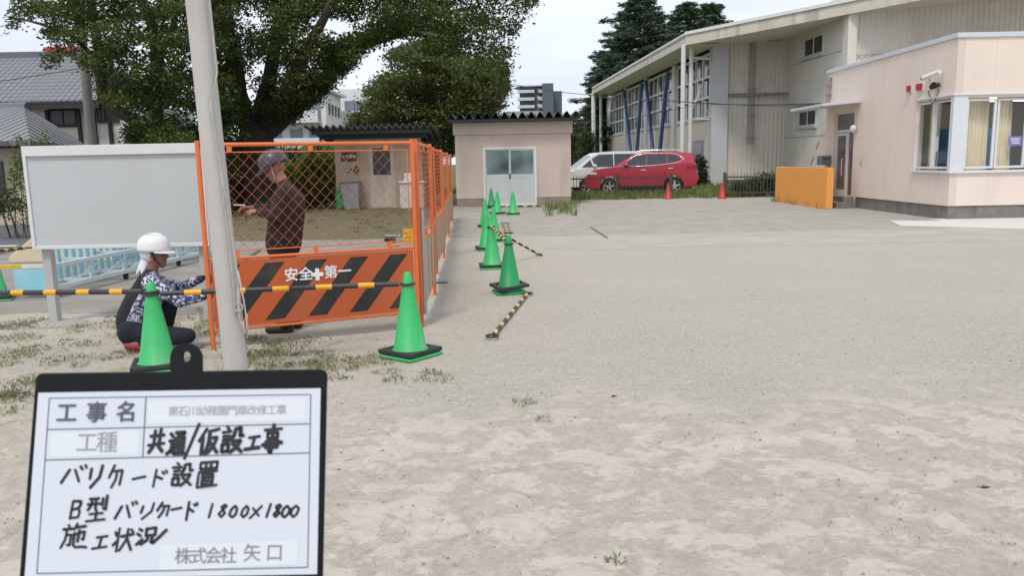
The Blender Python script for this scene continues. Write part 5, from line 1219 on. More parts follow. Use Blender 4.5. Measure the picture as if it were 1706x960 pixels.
for s in np.linspace(0.02, gl - .02, 7): fr.box((s - .02, -.395, .38), (s + .02, -.03, .42), Mg).box((s - .02, -.44, .146), (s + .02, -.40, .374), Mg).box((s - .02, -.395, .10), (s + .02, -.03, .14), Mg)
for s in np.linspace(.4, gl - .9, 6): fr.tube([Mg @ Vector((s, -.42, .15)), Mg @ Vector((s + .7, -.42, .38))], .01, 6)
fr.build('base_frame', lbd, SG)
MB().box((-.04, -.47, .1), (-.001, .06, .36), Mg).build('end_plate', lb_, SG)
for s in (.1, 1.6, 3.1, 4.5):
    q = Mg @ Vector((s, -.4, .045)); MB().tube([q + Vector((-.02, 0, 0)), q + Vector((.02, 0, 0))], .045, 14).build('caster', rub, SG, smooth=40)

# ================================================================== construction board in the foreground
BD = thing('construction_board', 'black framed white construction board with handwriting close to the viewer', 'board', (-.55, 1.1, 0))
pTL = O + ray(59.5, 622) * 1.25; pTR = O + ray(543, 616) * 1.25; pBL = O + ray(31, 974) * 1.196
bex = (pTR - pTL).normalized(); bn_ = bex.cross(pBL - pTL).normalized(); bey = bn_.cross(bex)      # bn_ points away or towards the viewer
if bn_.y > 0: bn_ = -bn_
up_ = bn_.cross(bex).normalized()
if up_.z < 0: up_ = -up_
def onb(x, y, lift=0.0):
    d = ray(x, y); t = (pTL - O).dot(bn_) / d.dot(bn_); return O + d * t + bn_ * lift
bblk = mat('board_black', (.011, .012, .014), .65, .2, 20, spec=.12); bwh = mat('board_white', (.56, .60, .66), .35, .02, 2)
def slab(mb, px, l0, l1):
    n = len(px); mb.add([onb(x, y, l0) for x, y in px] + [onb(x, y, l1) for x, y in px], [tuple(range(n)), tuple(range(2 * n - 1, n - 1, -1))] + [(i, (i + 1) % n, (i + 1) % n + n, i + n) for i in range(n)]); return mb
fo = [(59.5, 632), (62, 625), (69, 622), (533, 615.5), (540, 617), (543.5, 624), (536, 968), (533, 972), (38, 982), (31, 978)]
slab(MB(), fo, -.012, .002).build('frame', bblk, BD, bevel=.003)
wi = [(66, 655), (535, 647.5), (529, 957), (43, 965)]
slab(MB(), wi, .0022, .0034).build('whiteboard', bwh, BD)
tabp = [(284, 622), (284, 597)] + [(310 + 26 * math.cos(t), 597 - 25.5 * math.sin(t)) for t in [math.pi * (1 - i / 12) for i in range(13)]] + [(336, 597), (336, 621)]
hol = [(310 + 8 * math.cos(t), 594.5 - 9 * math.sin(t)) for t in [6.283 * i / 18 for i in range(18)]]
mb = MB(); N2 = 36
oc = []
for i in range(N2):
    a = math.pi * 2 * i / N2; dx, dy = math.cos(a), math.sin(a)
    if dy <= 0: r_ = 26; oc.append((310 + dx * r_, 597 + dy * 25.5))
    else:
        q = min(26 / max(abs(dx), 1e-6), 24 / max(dy, 1e-6)); oc.append((310 + dx * q, 597 + dy * q))
ic = [(310 + 8 * math.cos(2 * math.pi * i / N2), 594.5 + 9 * math.sin(2 * math.pi * i / N2)) for i in range(N2)]
vs = [onb(x, y, .0015) for x, y in oc + ic] + [onb(x, y, -.006) for x, y in oc + ic]; fs = []
for i in range(N2):
    j = (i + 1) % N2; fs += [(i, j, N2 + j, N2 + i), (2 * N2 + i, 3 * N2 + i, 3 * N2 + j, 2 * N2 + j), (i, 2 * N2 + i, 2 * N2 + j, j), (N2 + i, N2 + j, 3 * N2 + j, 3 * N2 + i)]
mb.add(vs, fs); mb.build('hanging_tab', bblk, BD)
K = lambda x, y: (20 + .41667 * x, 560 + .41667 * y)
ink_line = mat('printed_line', (.09, .10, .16), .6)
def stroke(mb, pts, wd, lift):
    """A pen stroke in photograph pixels laid on the board."""
    P = [onb(x, y, lift) for x, y in pts]
    for i in range(len(P) - 1):
        a, b = P[i], P[i + 1]; d = (b - a); 
        if d.length < 1e-6: continue
        d.normalize(); s_ = bn_.cross(d) * wd * .5; e = d * wd * .35
        mb.add([a - e - s_ * .6, a + s_ * -1, b + s_ * -1, b + e - s_ * .6, b + e + s_ * .6, b + s_, a + s_, a - e + s_ * .6], [tuple(range(8))])
gl_ = MB(); px2m = 1.23 / FPX
for i, ln in enumerate([[(155, 250), (1197, 235)], [(1197, 235), (1185, 925)], [(155, 250), (105, 950)], [(105, 950), (1185, 925)], [(150, 375), (1195, 352)], [(140, 497), (1193, 468)], [(540, 245), (527, 485)]]): stroke(gl_, [K(*p) for p in ln], 1.7 * px2m, .0038 + .00006 * i)
gl_.build('printed_grid', ink_line, BD)
label_m = mat('pale_label', (.60, .635, .68), .5, .01)
for i, q in enumerate(([(552, 262), (1178, 252), (1175, 340), (548, 352)], [(165, 388), (515, 380), (510, 475), (158, 486)], [(600, 838), (1150, 815), (1145, 912), (590, 940)])): slab(MB(), [K(*p) for p in q], .0036, .0039).build('label_strip', label_m, BD)
def printed(s_, x0, x1, y0, y1, m_, sx=1.0, off=0.0):
    """Printed characters spread between x0 and x1 (crop pixels)."""
    n = len(s_)
    for i, ch in enumerate(s_):
        if ch == ' ': continue
        t = (i + .5) / n; cx = x0 + (x1 - x0) * t; cy = (y0 + y1) / 2 - (cx - (x0 + x1) / 2) * .0145 - 0
        c = onb(*K(cx, cy), .0046); textmesh(ch, min(y1 - y0, (x1 - x0) / n * sx) * .41667 * px2m * 1.1, m_, basis(c, bex, up_), 'printed_character', BD, .0002, bold=off)
printed('工事名', 165, 522, 272, 350, mat('print_dark', (.075, .08, .12), .6), off=.0005)
printed('東石川幼稚園門扉改修工事', 630, 1100, 280, 322, mat('print_faint', (.36, .38, .42), .6))
printed('工種', 265, 425, 390, 472, mat('print_grey', (.27, .29, .32), .6))
printed('株式会社', 658, 900, 850, 915, mat('print_mid', (.20, .215, .24), .6)); printed('矢口', 918, 1098, 838, 903, MATS['print_mid'])
S = {'共': ['1,3 9,3', '3.5,1 3.5,6.5', '6.5,.5 6.5,6.5', '.5,6.5 9.5,6.3', '3.5,7.2 1.5,9.5', '6.5,7.2 9,9.5'],
 '通': ['1,1 2.2,2.3', '.5,4 2.3,4 2.2,8', '.3,9.3 2.2,8 4,9.3 9.8,9.5', '4,1 8.5,1 6.5,2.8', '5,1.8 6.8,2.9', '4,3 4,8.5', '4,3 9,3 9,8.5', '4,5 9,5', '4,6.8 9,6.8', '6.5,3 6.5,8.5'],
 '/': ['9,-.5 .5,10.5'],
 '仮': ['3.5,.5 .5,5', '2.2,3.2 2.2,9.8', '4.5,1.5 9.5,1', '5.2,1.4 5,6 3.8,9.6', '5.2,4 8.7,3.8 7.5,7 5,9.6', '5.8,5.5 9.6,9.6'],
 '設': ['2,0 3,1', '.5,2 4.2,1.8', '1,3.5 3.8,3.4', '1,5 3.8,4.9', '1,6.5 1,9.2 3.8,9.2 3.8,6.5 1,6.5', '5.8,1 5.6,3.2 4.8,4.5', '5.8,1 8.3,.9 8.4,3.6 9.6,3.6', '5,5.5 8.8,5.4 7.3,8 4.8,9.6', '5.6,6.5 9.8,9.6'],
 '工': ['2,2 8.5,1.8', '5.2,2 4.8,8.3', '.8,8.7 9.5,8.1'],
 '事': ['1,1.6 9,1.4', '2.5,2.8 2.5,4.6 7.5,4.6 7.5,2.8 2.5,2.8', '2,5.8 8,5.7 8,8', '.5,6.9 9.7,6.5', '2,8 8,8', '5,-.3 5.2,9.9 3.8,9'],
 'バ': ['3.2,2.5 1,9', '5.2,2.5 7.5,9', '7.2,1 8,2.6', '8.8,.6 9.6,2'], 'リ': ['2.5,1.5 2.3,6', '7.8,.5 7.4,5.5 3,9.9'], 'ケ': ['3.5,.8 1,5.5', '2.8,3.2 8.6,3.2 8,9', '5.5,3.2 5,6.5 2.8,9.6'],
 'ー': ['1,5.2 9,4.6'], 'ド': ['3,.8 3,9.8', '3,4 7,6', '6.5,2.2 7.2,3.2', '8.2,1.8 8.9,3'],
 '置': ['1.5,.8 1.5,3 8.5,3 8.5,.8 1.5,.8', '4,.8 4,3', '6,.8 6,3', '1,4.3 9,4.1', '5,3.3 4.7,5.2', '3,5.2 3,9 7.6,9 7.6,5.2 3,5.2', '3,6.5 7.6,6.5', '3,7.7 7.6,7.7', '1.2,5 1.2,9.8 9.6,9.6'],
 'B': ['2.2,1 2,9.2', '2.2,1 7.6,1.2 7.8,3 6.8,4.7 2,4.9', '6.8,4.8 8.2,6.5 7.5,9 2,9.2'],
 '型': ['1,1 5.5,.9', '.5,3.2 6,3', '2.2,1 2,3.5 .8,5.4', '4.2,1 4.2,5.4', '7.2,1 7.2,4', '9.2,.2 9,5.5 8,5', '2,7 8,6.8', '5,5.5 5,9.5', '.8,9.6 9.5,9.3'],
 '施': ['2.2,0 2.8,1.2', '.5,2 4.4,1.8', '2,2 1.8,6 .5,9.6', '2,4.4 4,4.3 3.8,8.8 2.8,8.6', '6,0 5,2.2', '5.4,1.4 9.5,1', '4.8,4.6 9.2,3.4 9,6.6 8.4,6.4', '7,2.6 7,7.5', '5.4,3.6 5.4,8.6 6.2,9.6 9.6,9.6 11,9.9'],
 '状': ['2.5,0 2.5,9.8', '.8,1.5 1.5,3.2', '.3,7 2.5,5.3', '3.8,3.6 9.7,3', '6.6,.5 6.4,5 3.6,9.6', '6.6,4 9.6,9.6', '8.2,.8 9.2,2'],
 '況': ['1,1 2.2,2.2', '.5,3.6 1.8,4.8', '.6,9.5 2.8,6.4', '4,1 4,5 7.6,4.8 7.6,1 4,1', '5,5 4.6,7.5 2.6,9.6', '6.6,5 6.6,8.4 7.6,9 9.5,6 12,2.5'],
 '1': ['5.5,.8 4.6,9.6'], '8': ['7.2,2.2 5.4,.9 3.4,2.6 5.2,4.8 7.2,7 5,9.3 2.8,7.4 5,4.9 7.2,2.2'], '0': ['5.2,2 2.8,4 2.6,7.5 5,9.3 7.4,7.4 7.5,4 5.2,2'], '×': ['2,3 7.8,9', '8.4,2.2 1.6,9.8']}
inkm = mat('marker_ink', (.012, .012, .016), .5)
def write(chars, wd):
    for ch, x0, x1, y0, y1 in chars:
        mb = MB()
        for i, s_ in enumerate(S[ch]):
            pts = []
            for p in s_.split():
                u, v = map(float, p.split(',')); pts.append(K(x0 + (x1 - x0) * u / 10 + (5 - v) * 1.5 + random.uniform(-1.6, 1.6), y0 + (y1 - y0) * v / 10 - (u - 5) * .7 + random.uniform(-1.6, 1.6)))
            stroke(mb, pts, wd * px2m * random.uniform(.85, 1.12), .0042 + .00012 * i)
        mb.build('handwritten_character', inkm, BD)
write([('共', 548, 618, 368, 470), ('通', 628, 700, 378, 478), ('/', 700, 748, 362, 482), ('仮', 748, 832, 366, 474), ('設', 838, 930, 362, 470), ('工', 935, 1000, 392, 462), ('事', 1002, 1085, 358, 468)], 6.0)
write([('バ', 198, 305, 515, 592), ('リ', 300, 378, 515, 608), ('ケ', 388, 455, 508, 608), ('ー', 480, 545, 535, 602), ('ド', 552, 630, 528, 604), ('設', 640, 728, 505, 602), ('置', 740, 832, 498, 604)], 4.6)
xs_ = [780, 828, 872, 918, 962, 1012, 1046, 1080, 1116]
write([('B', 232, 290, 652, 735), ('型', 302, 388, 640, 742), ('バ', 412, 505, 660, 736), ('リ', 505, 582, 668, 732), ('ケ', 580, 640, 658, 728), ('ー', 638, 686, 664, 716), ('ド', 690, 750, 656, 736)] + [(c, x - 8, x + 44, 668, 728) for c, x in zip('1800×1800', xs_)], 4.4)
write([('施', 202, 302, 752, 848), ('工', 325, 392, 790, 858), ('状', 408, 492, 768, 862), ('況', 500, 600, 762, 836)], 4.6)
# the stand that carries it
bc_ = onb(290, 800, -.014); q = MB()
lo_ = Vector((bc_.x, bc_.y + .12, 0))
q.tube([onb(290, 640, -.024), onb(286, 965, -.024), Vector((onb(286, 965).x, onb(286, 965).y - .02, .52))], .011, 10)
hub = Vector((onb(286, 965).x, onb(286, 965).y - .02, .52))
for a in (90, 210, 330): q.tube([hub, Vector((hub.x + .28 * math.cos(R(a)), hub.y + .28 * math.sin(R(a)), .01))], .010, 8)
q.build('stand', mat('stand_black', (.02, .02, .02), .5), BD, smooth=60)

# ================================================================== people
def cap(mb, a, b, ra, rb, n=12):
    a, b = Vector(a), Vector(b); d = (b - a); ln = d.length
    if ln < 1e-5: return mb.ell(a, (ra, ra, ra))
    d /= ln; prof = [(-1, 0)] ; pts = []; rs = []
    for t in (90, 60, 30): pts.append(a - d * ra * math.sin(R(t))); rs.append(max(1e-4, ra * math.cos(R(t))))
    k = max(2, int(ln / .03))
    for i in range(k + 1): pts.append(a.lerp(b, i / k)); rs.append(ra + (rb - ra) * i / k)
    for t in (30, 60, 90): pts.append(b + d * rb * math.sin(R(t))); rs.append(max(1e-4, rb * math.cos(R(t))))
    return mb.tube(pts, rs, n)
def skin(mb, name, m_, parent, voxel, it=4, fac=.5):
    """Fuse overlapping volumes into one continuous smooth surface."""
    me = bpy.data.meshes.new(name); me.from_pydata([tuple(v) for v in mb.v], [], mb.f)
    bm = bmesh.new(); bm.from_mesh(me); bmesh.ops.recalc_face_normals(bm, faces=bm.faces[:]); bm.to_mesh(me); bm.free()
    o = bpy.data.objects.new(name, me); C.objects.link(o)
    r = o.modifiers.new('r', 'REMESH'); r.mode = 'VOXEL'; r.voxel_size = voxel
    s_ = o.modifiers.new('s', 'SMOOTH'); s_.iterations = it; s_.factor = fac
    dg = bpy.context.evaluated_depsgraph_get(); m2 = bpy.data.meshes.new_from_object(o.evaluated_get(dg)); bpy.data.objects.remove(o)
    m2.materials.clear(); return link(name, m2, m_, parent, smooth=180)
def hand(mb, wrist, d, nrm, curl=.6, side=1, s=1.0):
    """Palm, four unequal bent fingers and a thumb leaving the side of the palm. d = pointing, nrm = back of hand."""
    d = Vector(d).normalized(); nrm = Vector(nrm); nrm = (nrm - d * nrm.dot(d)).normalized(); sd = d.cross(nrm) * side; w_ = Vector(wrist)
    for k in range(4):
        o = (k - 1.5) * .020 * s; cap(mb, w_ + sd * o * .7, w_ + d * .085 * s + sd * o, .015 * s, .012 * s)
    for k, ln in enumerate((.07, .08, .075, .058)):
        o = (k - 1.5) * .0215 * s; b0 = w_ + d * .088 * s + sd * o; c1_ = curl * .9; c2 = curl * 1.9
        p1 = b0 + (d * math.cos(c1_) - nrm * math.sin(c1_)) * ln * .52 * s; p2 = p1 + (d * math.cos(c2) - nrm * math.sin(c2)) * ln * .5 * s
        cap(mb, b0, p1, .0098 * s, .009 * s, 8); cap(mb, p1, p2, .009 * s, .0078 * s, 8)
    t0 = w_ + d * .025 * s - sd * .03 * s; t1 = t0 + (d * .7 - sd * .55 - nrm * .35).normalized() * .04 * s; t2 = t1 + (d * .85 + sd * .1 - nrm * .5).normalized() * .034 * s
    cap(mb, t0, t1, .0135 * s, .011 * s, 8); cap(mb, t1, t2, .011 * s, .009 * s, 8)
def head(mb, c, f, up, s=1.0):
    """Head with brow, nose, lips, chin, ears; c = centre, f = facing."""
    f = Vector(f).normalized(); up = Vector(up); up = (up - f * up.dot(f)).normalized(); l = up.cross(f)
    M = Matrix((f, l, up)).transposed(); c = Vector(c)
    def E(x, y, z, r): mb.ell(c + M @ Vector((x, y, z)) * s, tuple(q * s for q in r), 16, 10, M)
    E(-.012, 0, .025, (.096, .075, .092)); E(.022, 0, -.035, (.070, .060, .078)); E(.058, 0, -.095, (.026, .030, .022)); E(.02, 0, -.075, (.06, .05, .04))
    E(.082, 0, .018, (.014, .045, .012)); E(.097, 0, -.022, (.016, .012, .016)); E(.088, 0, -.004, (.012, .008, .024)); E(.083, 0, -.062, (.010, .022, .006)); E(.080, 0, -.073, (.010, .018, .006))
    for y in (-1, 1): E(-.008, y * .074, -.012, (.020, .008, .030)); E(.055, y * .042, -.03, (.028, .022, .022))
    return M
def eyes(par, c, M, s=1.0):
    for y in (-1, 1): MB().ell(Vector(c) + M @ Vector((.0845, y * .030, -.001)) * s, (.010 * s, .013 * s, .006 * s), 10, 6, M).build('eye', mat('eye_dark', (.03, .022, .02), .3), par, smooth=180, local=True)
def helmet(par, c, M, m_, tilt=0, s=1.0):
    c = Vector(c); mb = MB(); k = 24; prof = [(1.0, -.005), (1.0, .02), (.985, .045), (.93, .078), (.82, .105), (.62, .126), (.35, .139), (.001, .143)]
    vs = []; fs = []; A, B = .138 * s, .115 * s
    for (r, z) in prof:
        for j in range(k): t = 6.28318 * j / k; vs.append(c + M @ Vector((r * A * math.cos(t) - .012, r * B * math.sin(t), .03 + z * s)))
    for i in range(len(prof) - 1):
        for j in range(k): fs.append((i * k + j, i * k + (j + 1) % k, (i + 1) * k + (j + 1) % k, (i + 1) * k + j))
    mb.add(vs, fs); o = mb.build('helmet', m_, par, smooth=180, local=True); o.modifiers.new('s', 'SOLIDIFY').thickness = .006
    br = MB(); n = 15; vs = []
    for i in range(n):
        t = R(-75 + 150 * i / (n - 1)); w_ = math.cos(R(-75 + 150 * i / (n - 1))) ** .8
        for e, dz in ((0, 0), (.055 * w_, -.018 * w_)): vs.append(c + M @ Vector(((A + e) * math.cos(t) - .012 + (.0 if e == 0 else .0), (B + e * .6) * math.sin(t), .03 + dz)))
    br.add(vs, [(2 * i, 2 * i + 1, 2 * i + 3, 2 * i + 2) for i in range(n - 1)]); b = br.build('brim', m_, o, smooth=180, local=True); b.modifiers.new('s', 'SOLIDIFY').thickness = .006
    rg_ = MB()
    for y in (-.03, 0, .03): rg_.tube([c + M @ Vector((A * math.cos(t) * .93 - .012, y, .034 + .143 * s * math.sin(t) ** .8)) for t in [R(20 + 140 * i / 10) for i in range(11)]], .006, 6)
    rg_.build('ridge', m_, o, smooth=180, local=True)
    return o
skn = mat('skin', (.30, .135, .085), .55, .1, 12); skn2 = mat('skin_tanned', (.27, .12, .075), .55, .1, 12)

# ---- standing worker, facing left, looking down at his hands
ps = gnd(478, 551); PS = thing('person', 'standing worker in dark clothes and dark helmet looking at his hands behind the mesh', 'person', tuple(ps))
def at_ps(x, y, dy=0): return at(x, y, ps.y + dy) - ps
hc = at_ps(458, 281); ff = Vector((-1, -.25, -.45)); hp, kn = .86, .46
body = MB(); Mh = head(body, hc, ff, (-.3, 0, 1), 1.0)
nb_ = at_ps(474, 308); cap(body, nb_, hc + Vector((.025, 0, -.05)), .060, .056)
sh_n, sh_f = nb_ + Vector((.03, -.17, -.075)), nb_ + Vector((.0, .17, -.07))
pel = Vector((.02, 0, hp + .04)); cap(body, pel, nb_ + Vector((.02, 0, -.16)), .13, .13); cap(body, sh_n, sh_f, .06, .06); cap(body, nb_, nb_ + Vector((.02, 0, -.2)), .06, .12)
wr_n, wr_f = at_ps(431, 352, -.17), at_ps(424, 346, .12); el_n = Vector((sh_n.x - .06, sh_n.y - .06, wr_n.z - .05)); el_f = Vector((sh_f.x - .08, sh_f.y + .05, wr_f.z - .03))
for s_, e_, w_ in ((sh_n, el_n, wr_n), (sh_f, el_f, wr_f)): cap(body, s_, e_, .052, .042); cap(body, e_, w_, .042, .029)
lg_ = []
for y, fx_ in ((-.1, .0), (.1, .03)):
    h0, k0_, an_ = Vector((.02, y, hp)), Vector((-.02 + fx_, y * 1.1, kn)), Vector((.03 + fx_, y * 1.15, .09)); lg_.append((h0, k0_, an_)); cap(body, h0, k0_, .085, .056); cap(body, k0_, an_, .056, .040); cap(body, an_ + Vector((.02, 0, -.04)), an_ + Vector((-.16, 0, -.055)), .038, .028)
hand(body, wr_n + Vector((-.012, 0, 0)), (-1, .3, .02), (.1, -.3, 1), .7, 1); hand(body, wr_f + Vector((-.012, 0, 0)), (-1, -.35, .02), (.1, .3, 1), .6, -1)
skin(body, 'body', skn, PS, .0065, 2)
shm = mat('dark_shirt', (.030, .016, .015), .9, .3, 8, 1.0, 9); tro = mat('dark_trousers', (.016, .015, .018), .9, .25, 6, .5, 14)
q = MB(); cap(q, pel + Vector((0, 0, -.06)), nb_ + Vector((.025, 0, -.17)), .172, .168); cap(q, sh_n, sh_f, .082, .082); cap(q, nb_ + Vector((.0, 0, .005)), nb_ + Vector((.03, 0, -.2)), .072, .15); cap(q, nb_ + Vector((.01, 0, -.02)), sh_n, .07, .08); cap(q, nb_ + Vector((.01, 0, -.02)), sh_f, .07, .08)
for s_, e_, w_ in ((sh_n, el_n, wr_n), (sh_f, el_f, wr_f)): cap(q, s_, e_, .082, .062); cap(q, e_, e_.lerp(w_, .95), .058, .042)
cap(q, pel + Vector((0, -.06, 0)), nb_ + Vector((.02, -.07, -.2)), .13, .135); cap(q, pel + Vector((0, .06, 0)), nb_ + Vector((.02, .07, -.2)), .13, .135)
skin(q, 'shirt', shm, PS, .012, 5)
q = MB(); cap(q, pel + Vector((0, -.07, 0)), pel + Vector((0, .07, 0)), .14, .14)
for h0, k0_, an_ in lg_: cap(q, h0, k0_, .105, .078); cap(q, k0_, an_ + Vector((0, 0, .0)), .078, .070)
skin(q, 'trousers', tro, PS, .012, 5)
for h0, k0_, an_ in lg_:
    q = MB(); cap(q, an_ + Vector((.03, 0, -.045)), an_ + Vector((-.17, 0, -.055)), .045, .036); cap(q, an_ + Vector((.02, 0, -.03)), an_ + Vector((0, 0, .03)), .045, .045); skin(q, 'shoe', mat('shoe_brown', (.05, .03, .022), .6), PS, .008, 3)
eyes(PS, hc, Mh); hh_ = helmet(PS, hc + Vector((0, 0, .0)), Mh, mat('helmet_dark', (.045, .05, .075), .35, .1))
cs_ = [hc + Mh @ Vector((.02, -.078, .03)), hc + Mh @ Vector((.035, -.066, -.06)), hc + Mh @ Vector((.055, 0, -.122)), hc + Mh @ Vector((.035, .066, -.06)), hc + Mh @ Vector((.02, .078, .03))]
MB().tube(cs_, .006, 6).build('chin_strap', mat('strap_white', (.6, .58, .56), .7), PS, smooth=180, local=True)
tl_ = at_ps(400, 344, -.02); solo(MB().tube([ps + tl_ + Vector((.05, 0, .01)), ps + tl_ + Vector((-.06, .0, .015))], .008, 8), 'hand_tool', galv, 'small silver tool held by the standing worker', 'tool')

# ---- crouching worker, facing right, one knee down
pc = gnd(240, 584); PC = thing('person', 'crouching worker in white helmet and navy patterned sleeves reaching to the barricade leg', 'person', tuple(pc))
def at_pc(x, y, dy=0): return at(x, y, pc.y + .1 + dy) - pc
V = Vector
hc = at_pc(259, 423); ff = V((1, .1, -.04)); body = MB(); Mh = head(body, hc, ff, (0, 0, 1), 1.02)
nb_ = at_pc(250, 456); cap(body, nb_, hc + V((-.015, 0, -.04)), .058, .056)
sh_n, sh_f = at_pc(250, 473, -.18), at_pc(257, 468, .18); ch = at_pc(240, 500); wa_ = at_pc(224, 530); pel = at_pc(228, 550)
cap(body, pel, wa_, .13, .12); cap(body, wa_, ch, .12, .13); cap(body, ch, nb_, .13, .06); cap(body, sh_n, sh_f, .06, .06)
el_n, wr_n = at_pc(300, 503, -.2), at_pc(341, 494, -.08); el_f, wr_f = at_pc(300, 480, .22), at_pc(336, 464, .04)
for s_, e_, w_ in ((sh_n, el_n, wr_n), (sh_f, el_f, wr_f)): cap(body, s_, e_, .05, .040); cap(body, e_, w_, .040, .028)
hip_n, kn_n, an_n = pel + V((.02, -.1, -.01)), at_pc(312, 560, -.16), at_pc(222, 574, -.14)
hip_f, kn_f, an_f = pel + V((.03, .1, 0)), at_pc(283, 508, .16), at_pc(274, 566, .14)
for h0, k0_, a0_ in ((hip_n, kn_n, an_n), (hip_f, kn_f, an_f)): cap(body, h0, k0_, .085, .058); cap(body, k0_, a0_, .056, .042)
an_n.z = max(an_n.z, .06); cap(body, an_n, an_n + V((.10, -.01, -.02)), .04, .03); cap(body, an_f, V((an_f.x + .16, an_f.y, .035)), .042, .03)
skin(body, 'body', skn2, PC, .0065, 2)
gm = mat('glove_black', (.018, .018, .02), .8)
for w_, e_, sd_ in ((wr_n, el_n, 1), (wr_f, el_f, -1)):
    q = MB(); d_ = (w_ - e_).normalized(); cap(q, w_ - d_ * .03, w_, .034, .03); hand(q, w_, d_, (0, 0, 1), .9, sd_, 1.06); skin(q, 'glove', gm, PC, .0065, 1)
# patterned shirt: navy and white mottle with a plain dark back panel
cam_ = bpy.data.materials.new('patterned_shirt'); cam_.use_nodes = True; n = cam_.node_tree.nodes; l = cam_.node_tree.links; b = n['Principled BSDF']; b.inputs['Roughness'].default_value = .85
t = n.new('ShaderNodeTexCoord'); z = n.new('ShaderNodeTexNoise'); z.inputs['Scale'].default_value = 24; z.inputs['Detail'].default_value = 5; z.inputs['Distortion'].default_value = 1.2; l.new(t.outputs['Object'], z.inputs[0])
r = n.new('ShaderNodeValToRGB'); r.color_ramp.interpolation = 'CONSTANT'; e = r.color_ramp.elements; e[0].color = (.035, .04, .10, 1); e[1].position = .47; e[1].color = (.17, .18, .30, 1); x_ = e.new(.53); x_.color = (.55, .55, .62, 1); l.new(z.outputs[0], r.inputs[0])
s_ = n.new('ShaderNodeSeparateXYZ'); l.new(t.outputs['Object'], s_.inputs[0])
def mth(op, a, b_, c=None):
    q = n.new('ShaderNodeMath'); q.operation = op
    for i, v in enumerate((a, b_, c)):
        if v is None: continue
        if isinstance(v, (int, float)): q.inputs[i].default_value = v
        else: l.new(v, q.inputs[i])
    return q.outputs[0]
edge = mth('MULTIPLY_ADD', s_.outputs[2], .55, float(at_pc(216, 545).x - .55 * at_pc(216, 545).z)); bk_ = mth('LESS_THAN', s_.outputs[0], edge)
mm = n.new('ShaderNodeMix'); mm.data_type = 'RGBA'; l.new(bk_, mm.inputs[0]); l.new(r.outputs[0], mm.inputs[6]); mm.inputs[7].default_value = (.012, .013, .016, 1); l.new(mm.outputs[2], b.inputs['Base Color'])
q = MB(); cap(q, pel + V((-.02, 0, .06)), wa_, .150, .150); cap(q, wa_, ch, .150, .158); cap(q, ch, nb_ + V((-.01, 0, -.02)), .155, .078); cap(q, nb_ + V((-.01, 0, -.01)), sh_n, .07, .074); cap(q, nb_ + V((-.01, 0, -.01)), sh_f, .07, .074); cap(q, sh_n, sh_f, .074, .074)
for s0_, e_, w_ in ((sh_n, el_n, wr_n), (sh_f, el_f, wr_f)): cap(q, s0_, e_, .072, .052); cap(q, e_, e_.lerp(w_, .93), .052, .038)
skin(q, 'shirt', cam_, PC, .012, 4)
q = MB(); cap(q, pel + V((0, -.07, 0)), pel + V((0, .07, 0)), .135, .135)
for h0, k0_, a0_ in ((hip_n, kn_n, an_n), (hip_f, kn_f, an_f)): cap(q, h0, k0_, .095, .072); cap(q, k0_, k0_.lerp(a0_, .80), .072, .056)
skin(q, 'trousers', mat('navy_trousers', (.010, .013, .022), .9, .2, 6, 1.0, 9), PC, .012, 4)
rs_ = mat('shoe_red', (.28, .035, .04), .6, .25, 20)
for a0_, d_ in ((an_n, V((.13, -.01, -.02))), (an_f, V((.17, 0, -.03)))):
    q = MB(); cap(q, V((a0_.x - .03, a0_.y, max(a0_.z - .01, .05))), V((a0_.x + d_.x, a0_.y + d_.y, .04)), .048, .038); skin(q, 'shoe', rs_, PC, .008, 3)
eyes(PC, hc, Mh, 1.02); helmet(PC, hc, Mh, mat('helmet_white', (.70, .71, .72), .3, .04, 4))
tw_ = mat('towel_white', (.68, .69, .72), .9, .05)
q = MB(); q.ell(hc + Mh @ V((-.045, 0, .0)), (.085, .088, .075), 16, 10); cap(q, hc + V((-.07, 0, -.04)), hc + V((-.12, -.02, -.11)), .048, .032); cap(q, hc + V((-.10, -.02, -.08)), hc + V((-.155, -.05, -.165)), .034, .012); cap(q, hc + V((-.07, -.03, -.05)), hc + V((-.10, -.07, -.17)), .035, .014)
skin(q, 'towel', tw_, PC, .009, 3)
for y in (-1, 1): MB().tube([hc + Mh @ V((-.01, y * .096, .03)), hc + Mh @ V((.03, y * .074, -.06)), hc + Mh @ V((.058, 0, -.124))], .006, 6).build('chin_strap', blp, PC, smooth=180, local=True)

# ================================================================== grass and weeds
random.seed(31)
gdry = leaf_mat('yard_grass', [(.10, .125, .035), (.20, .21, .07), (.36, .31, .16)], .35); ggr = leaf_mat('weed_green', [(.08, .13, .03), (.15, .21, .05), (.30, .29, .12)], .38)
def spots_px(n, x0, x1, y0, y1, s0=.4, s1=1.0):
    out = []
    for _ in range(n):
        p = gnd(random.uniform(x0, x1), random.uniform(y0, y1)); out.append((p.x, p.y, random.uniform(s0, s1)))
    return out
sp_ = spots_px(44, -40, 200, 530, 700) + spots_px(26, 190, 350, 528, 600) + spots_px(30, 400, 545, 560, 625) + spots_px(14, 330, 400, 510, 560) + spots_px(16, 540, 660, 590, 640, .3, .7) + [(gnd(722, 632).x, gnd(722, 632).y, .9), (gnd(872, 672).x, gnd(872, 672).y, .5), (gnd(715, 622).x, gnd(715, 622).y, .6), (gnd(1022, 935).x, gnd(1022, 935).y, .25), (gnd(905, 700).x, gnd(905, 700).y, .3)] 
tag(tufts(sp_, 80, .034, .17, gdry, 'grass', 1.9, .0032), 'sparse dry grass tufts on the sandy yard', 'grass', kind='stuff')
wp = []
